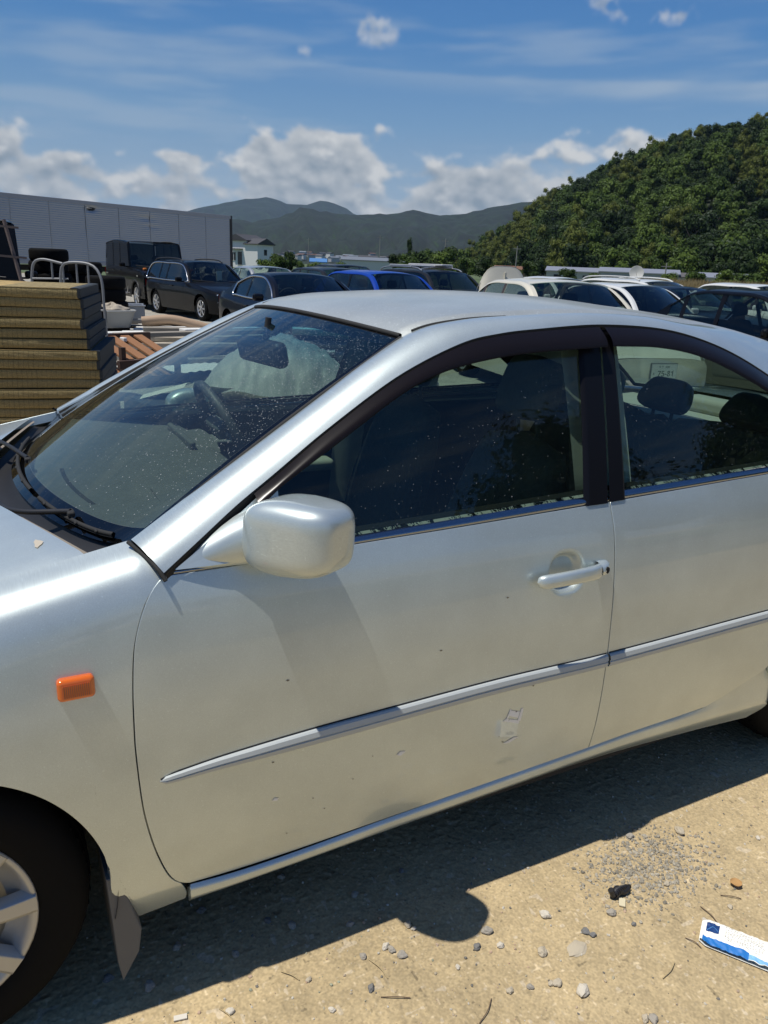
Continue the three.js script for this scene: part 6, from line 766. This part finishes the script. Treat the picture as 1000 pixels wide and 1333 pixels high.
  const twig = std([0.16, 0.11, 0.07], 0.9), straw = std([0.42, 0.33, 0.18], 0.9), tw = [[1.757, 1.235, 1.749, 1.303, 0], [1.64, 1.29, 1.652, 1.329, 0], [1.044, 1.259, 1.102, 1.221, 0], [0.878, 1.111, 0.937, 1.141, 0], [1.838, 1.231, 1.878, 1.264, 0], [0.546, 0.979, 0.566, 1.025, 1], [0.914, 1.076, 0.897, 1.011, 1], [0.70, 0.95, 0.73, 0.99, 1], [1.5, 1.35, 1.56, 1.33, 1]];
  tw.forEach(([x0, z0, x1, z1, k]) => single(k ? 'straw' : 'twig', k ? 'pale dry straw on the dirt by the sedan' : 'thin brown twig on the dirt by the sedan', k ? 'straw' : 'twig', tube([[x0, hum(x0, z0) + 0.003, z0], [(x0 + x1) / 2 + 0.004, hum(x0, z0) + 0.006, (z0 + z1) / 2 + 0.003], [x1, hum(x1, z1) + 0.003, z1]], 0.0012, 12, 5), k ? straw : twig, [0, 0, 0], 0, k ? 'straws on the dirt' : 'twigs on the dirt'));
  single('paper_scrap', 'small white card scrap on the dirt below the mud flap', 'scrap', box(0.028, 0.003, 0.012, 0, 0.003, 0), std([0.62, 0.58, 0.5], 0.9), [0.465, hum(0.465, 0.965) + 0.001, 0.965], -0.2);
  single('dry_leaf', 'curled orange brown dry leaf on the dirt', 'leaf', sheet(8, 6, (u, v) => [0.016 * (u - 0.5) * 2 * Math.sin(0.4 + v * 2.4), 0.003 + 0.006 * (u - 0.5) ** 2 * 4, 0.03 * (v - 0.5)]), std([0.42, 0.24, 0.09], 0.8), [1.905, 0.002, 1.225], 0.8);
  // black plastic scrap with a pale chip under it
  const s = thing('plastic_scrap', 'crumpled black ribbed plastic fragment on the dirt beside a patch of gravel', 'scrap', [1.588, hum(1.588, 1.108), 1.108], 0.5);
  part(s, 'ribbed_hose', [tube([[-0.022, 0.014, -0.004], [-0.006, 0.02, 0.0], [0.006, 0.012, 0.012], [0.024, 0.013, 0.018]], 0.010, 30, 10), ...even(9).map((t) => new THREE.TorusGeometry(0.0105, 0.0022, 6, 16).rotateY(Math.PI / 2 + t).translate(-0.022 + 0.046 * t, 0.014 + 0.004 * Math.sin(t * 4), -0.004 + 0.022 * t)), bar([-0.024, 0.012, -0.004], [-0.03, 0.03, -0.012], 0.008)], std([0.018, 0.018, 0.02], 0.45));
  part(s, 'pale_chip', [box(0.028, 0.003, 0.016, -0.030, 0.004, 0.012).rotateY(0.3)], std([0.6, 0.53, 0.36], 0.8));
  // crushed pouch
  const pouchTex = (() => { const c = document.createElement('canvas'); c.width = 512; c.height = 256; const g = c.getContext('2d'); g.fillStyle = '#f2efe4'; g.fillRect(0, 0, 512, 256); g.fillStyle = '#1d6fb8'; g.fillRect(20, 196, 330, 60); g.fillStyle = '#7fb4dc'; g.fillRect(350, 210, 150, 40); g.fillStyle = '#123a72'; g.fillRect(36, 40, 92, 96); g.strokeStyle = '#4f86b8'; g.lineWidth = 5; g.beginPath(); g.moveTo(44, 120); g.lineTo(80, 70); g.lineTo(120, 110); g.stroke(); g.fillStyle = '#6f6f6a'; for (let k = 0; k < 9; k++) for (let x = 170; x < 440; x += 15 + ((k * 7 + x) % 11)) g.fillRect(x, 40 + k * 16, 9 + ((x + k) % 5), 4); const t = new THREE.CanvasTexture(c); t.colorSpace = THREE.SRGBColorSpace; return t; })();
  const pw = 0.165, ph = 0.082, crumple = (u, v, k) => 0.008 * Math.sin(u * 3.14) * Math.sin(v * 3.14) + 0.007 * Math.abs(noise3(u * 6, v * 4, 5)) + 0.004 * Math.abs(noise3(u * 15, v * 9, 2));
  const t = thing('crushed_pouch', 'crushed white and blue paper packet with small print lying on the dirt', 'litter', [1.735, hum(1.735, 1.36) + 0.003, 1.362], -0.98);
  part(t, 'front', sheet(40, 20, (u, v) => [(u - 0.5) * pw, 0.005 + crumple(u, v) + 0.004, -(v - 0.5) * ph * (1 - 0.25 * smooth(0.1, 0, u))]), new THREE.MeshStandardMaterial({ map: pouchTex, roughness: 0.55, side: THREE.DoubleSide }));
  part(t, 'back', sheet(20, 10, (u, v) => [(u - 0.5) * pw, 0.001, -(v - 0.5) * ph * (1 - 0.25 * smooth(0.1, 0, u))]), std([0.6, 0.6, 0.56], 0.7)); part(t, 'clear_end', sheet(10, 8, (u, v) => [pw / 2 + u * 0.016, 0.006 + crumple(1, v) * (1 - u) + 0.004 * Math.sin(v * 6), -(v - 0.5) * ph]), phys([0.85, 0.86, 0.84], { roughness: 0.3, transmission: 0.6, thickness: 0 }));
}
shade(scene);
renderer.render(scene, camera);
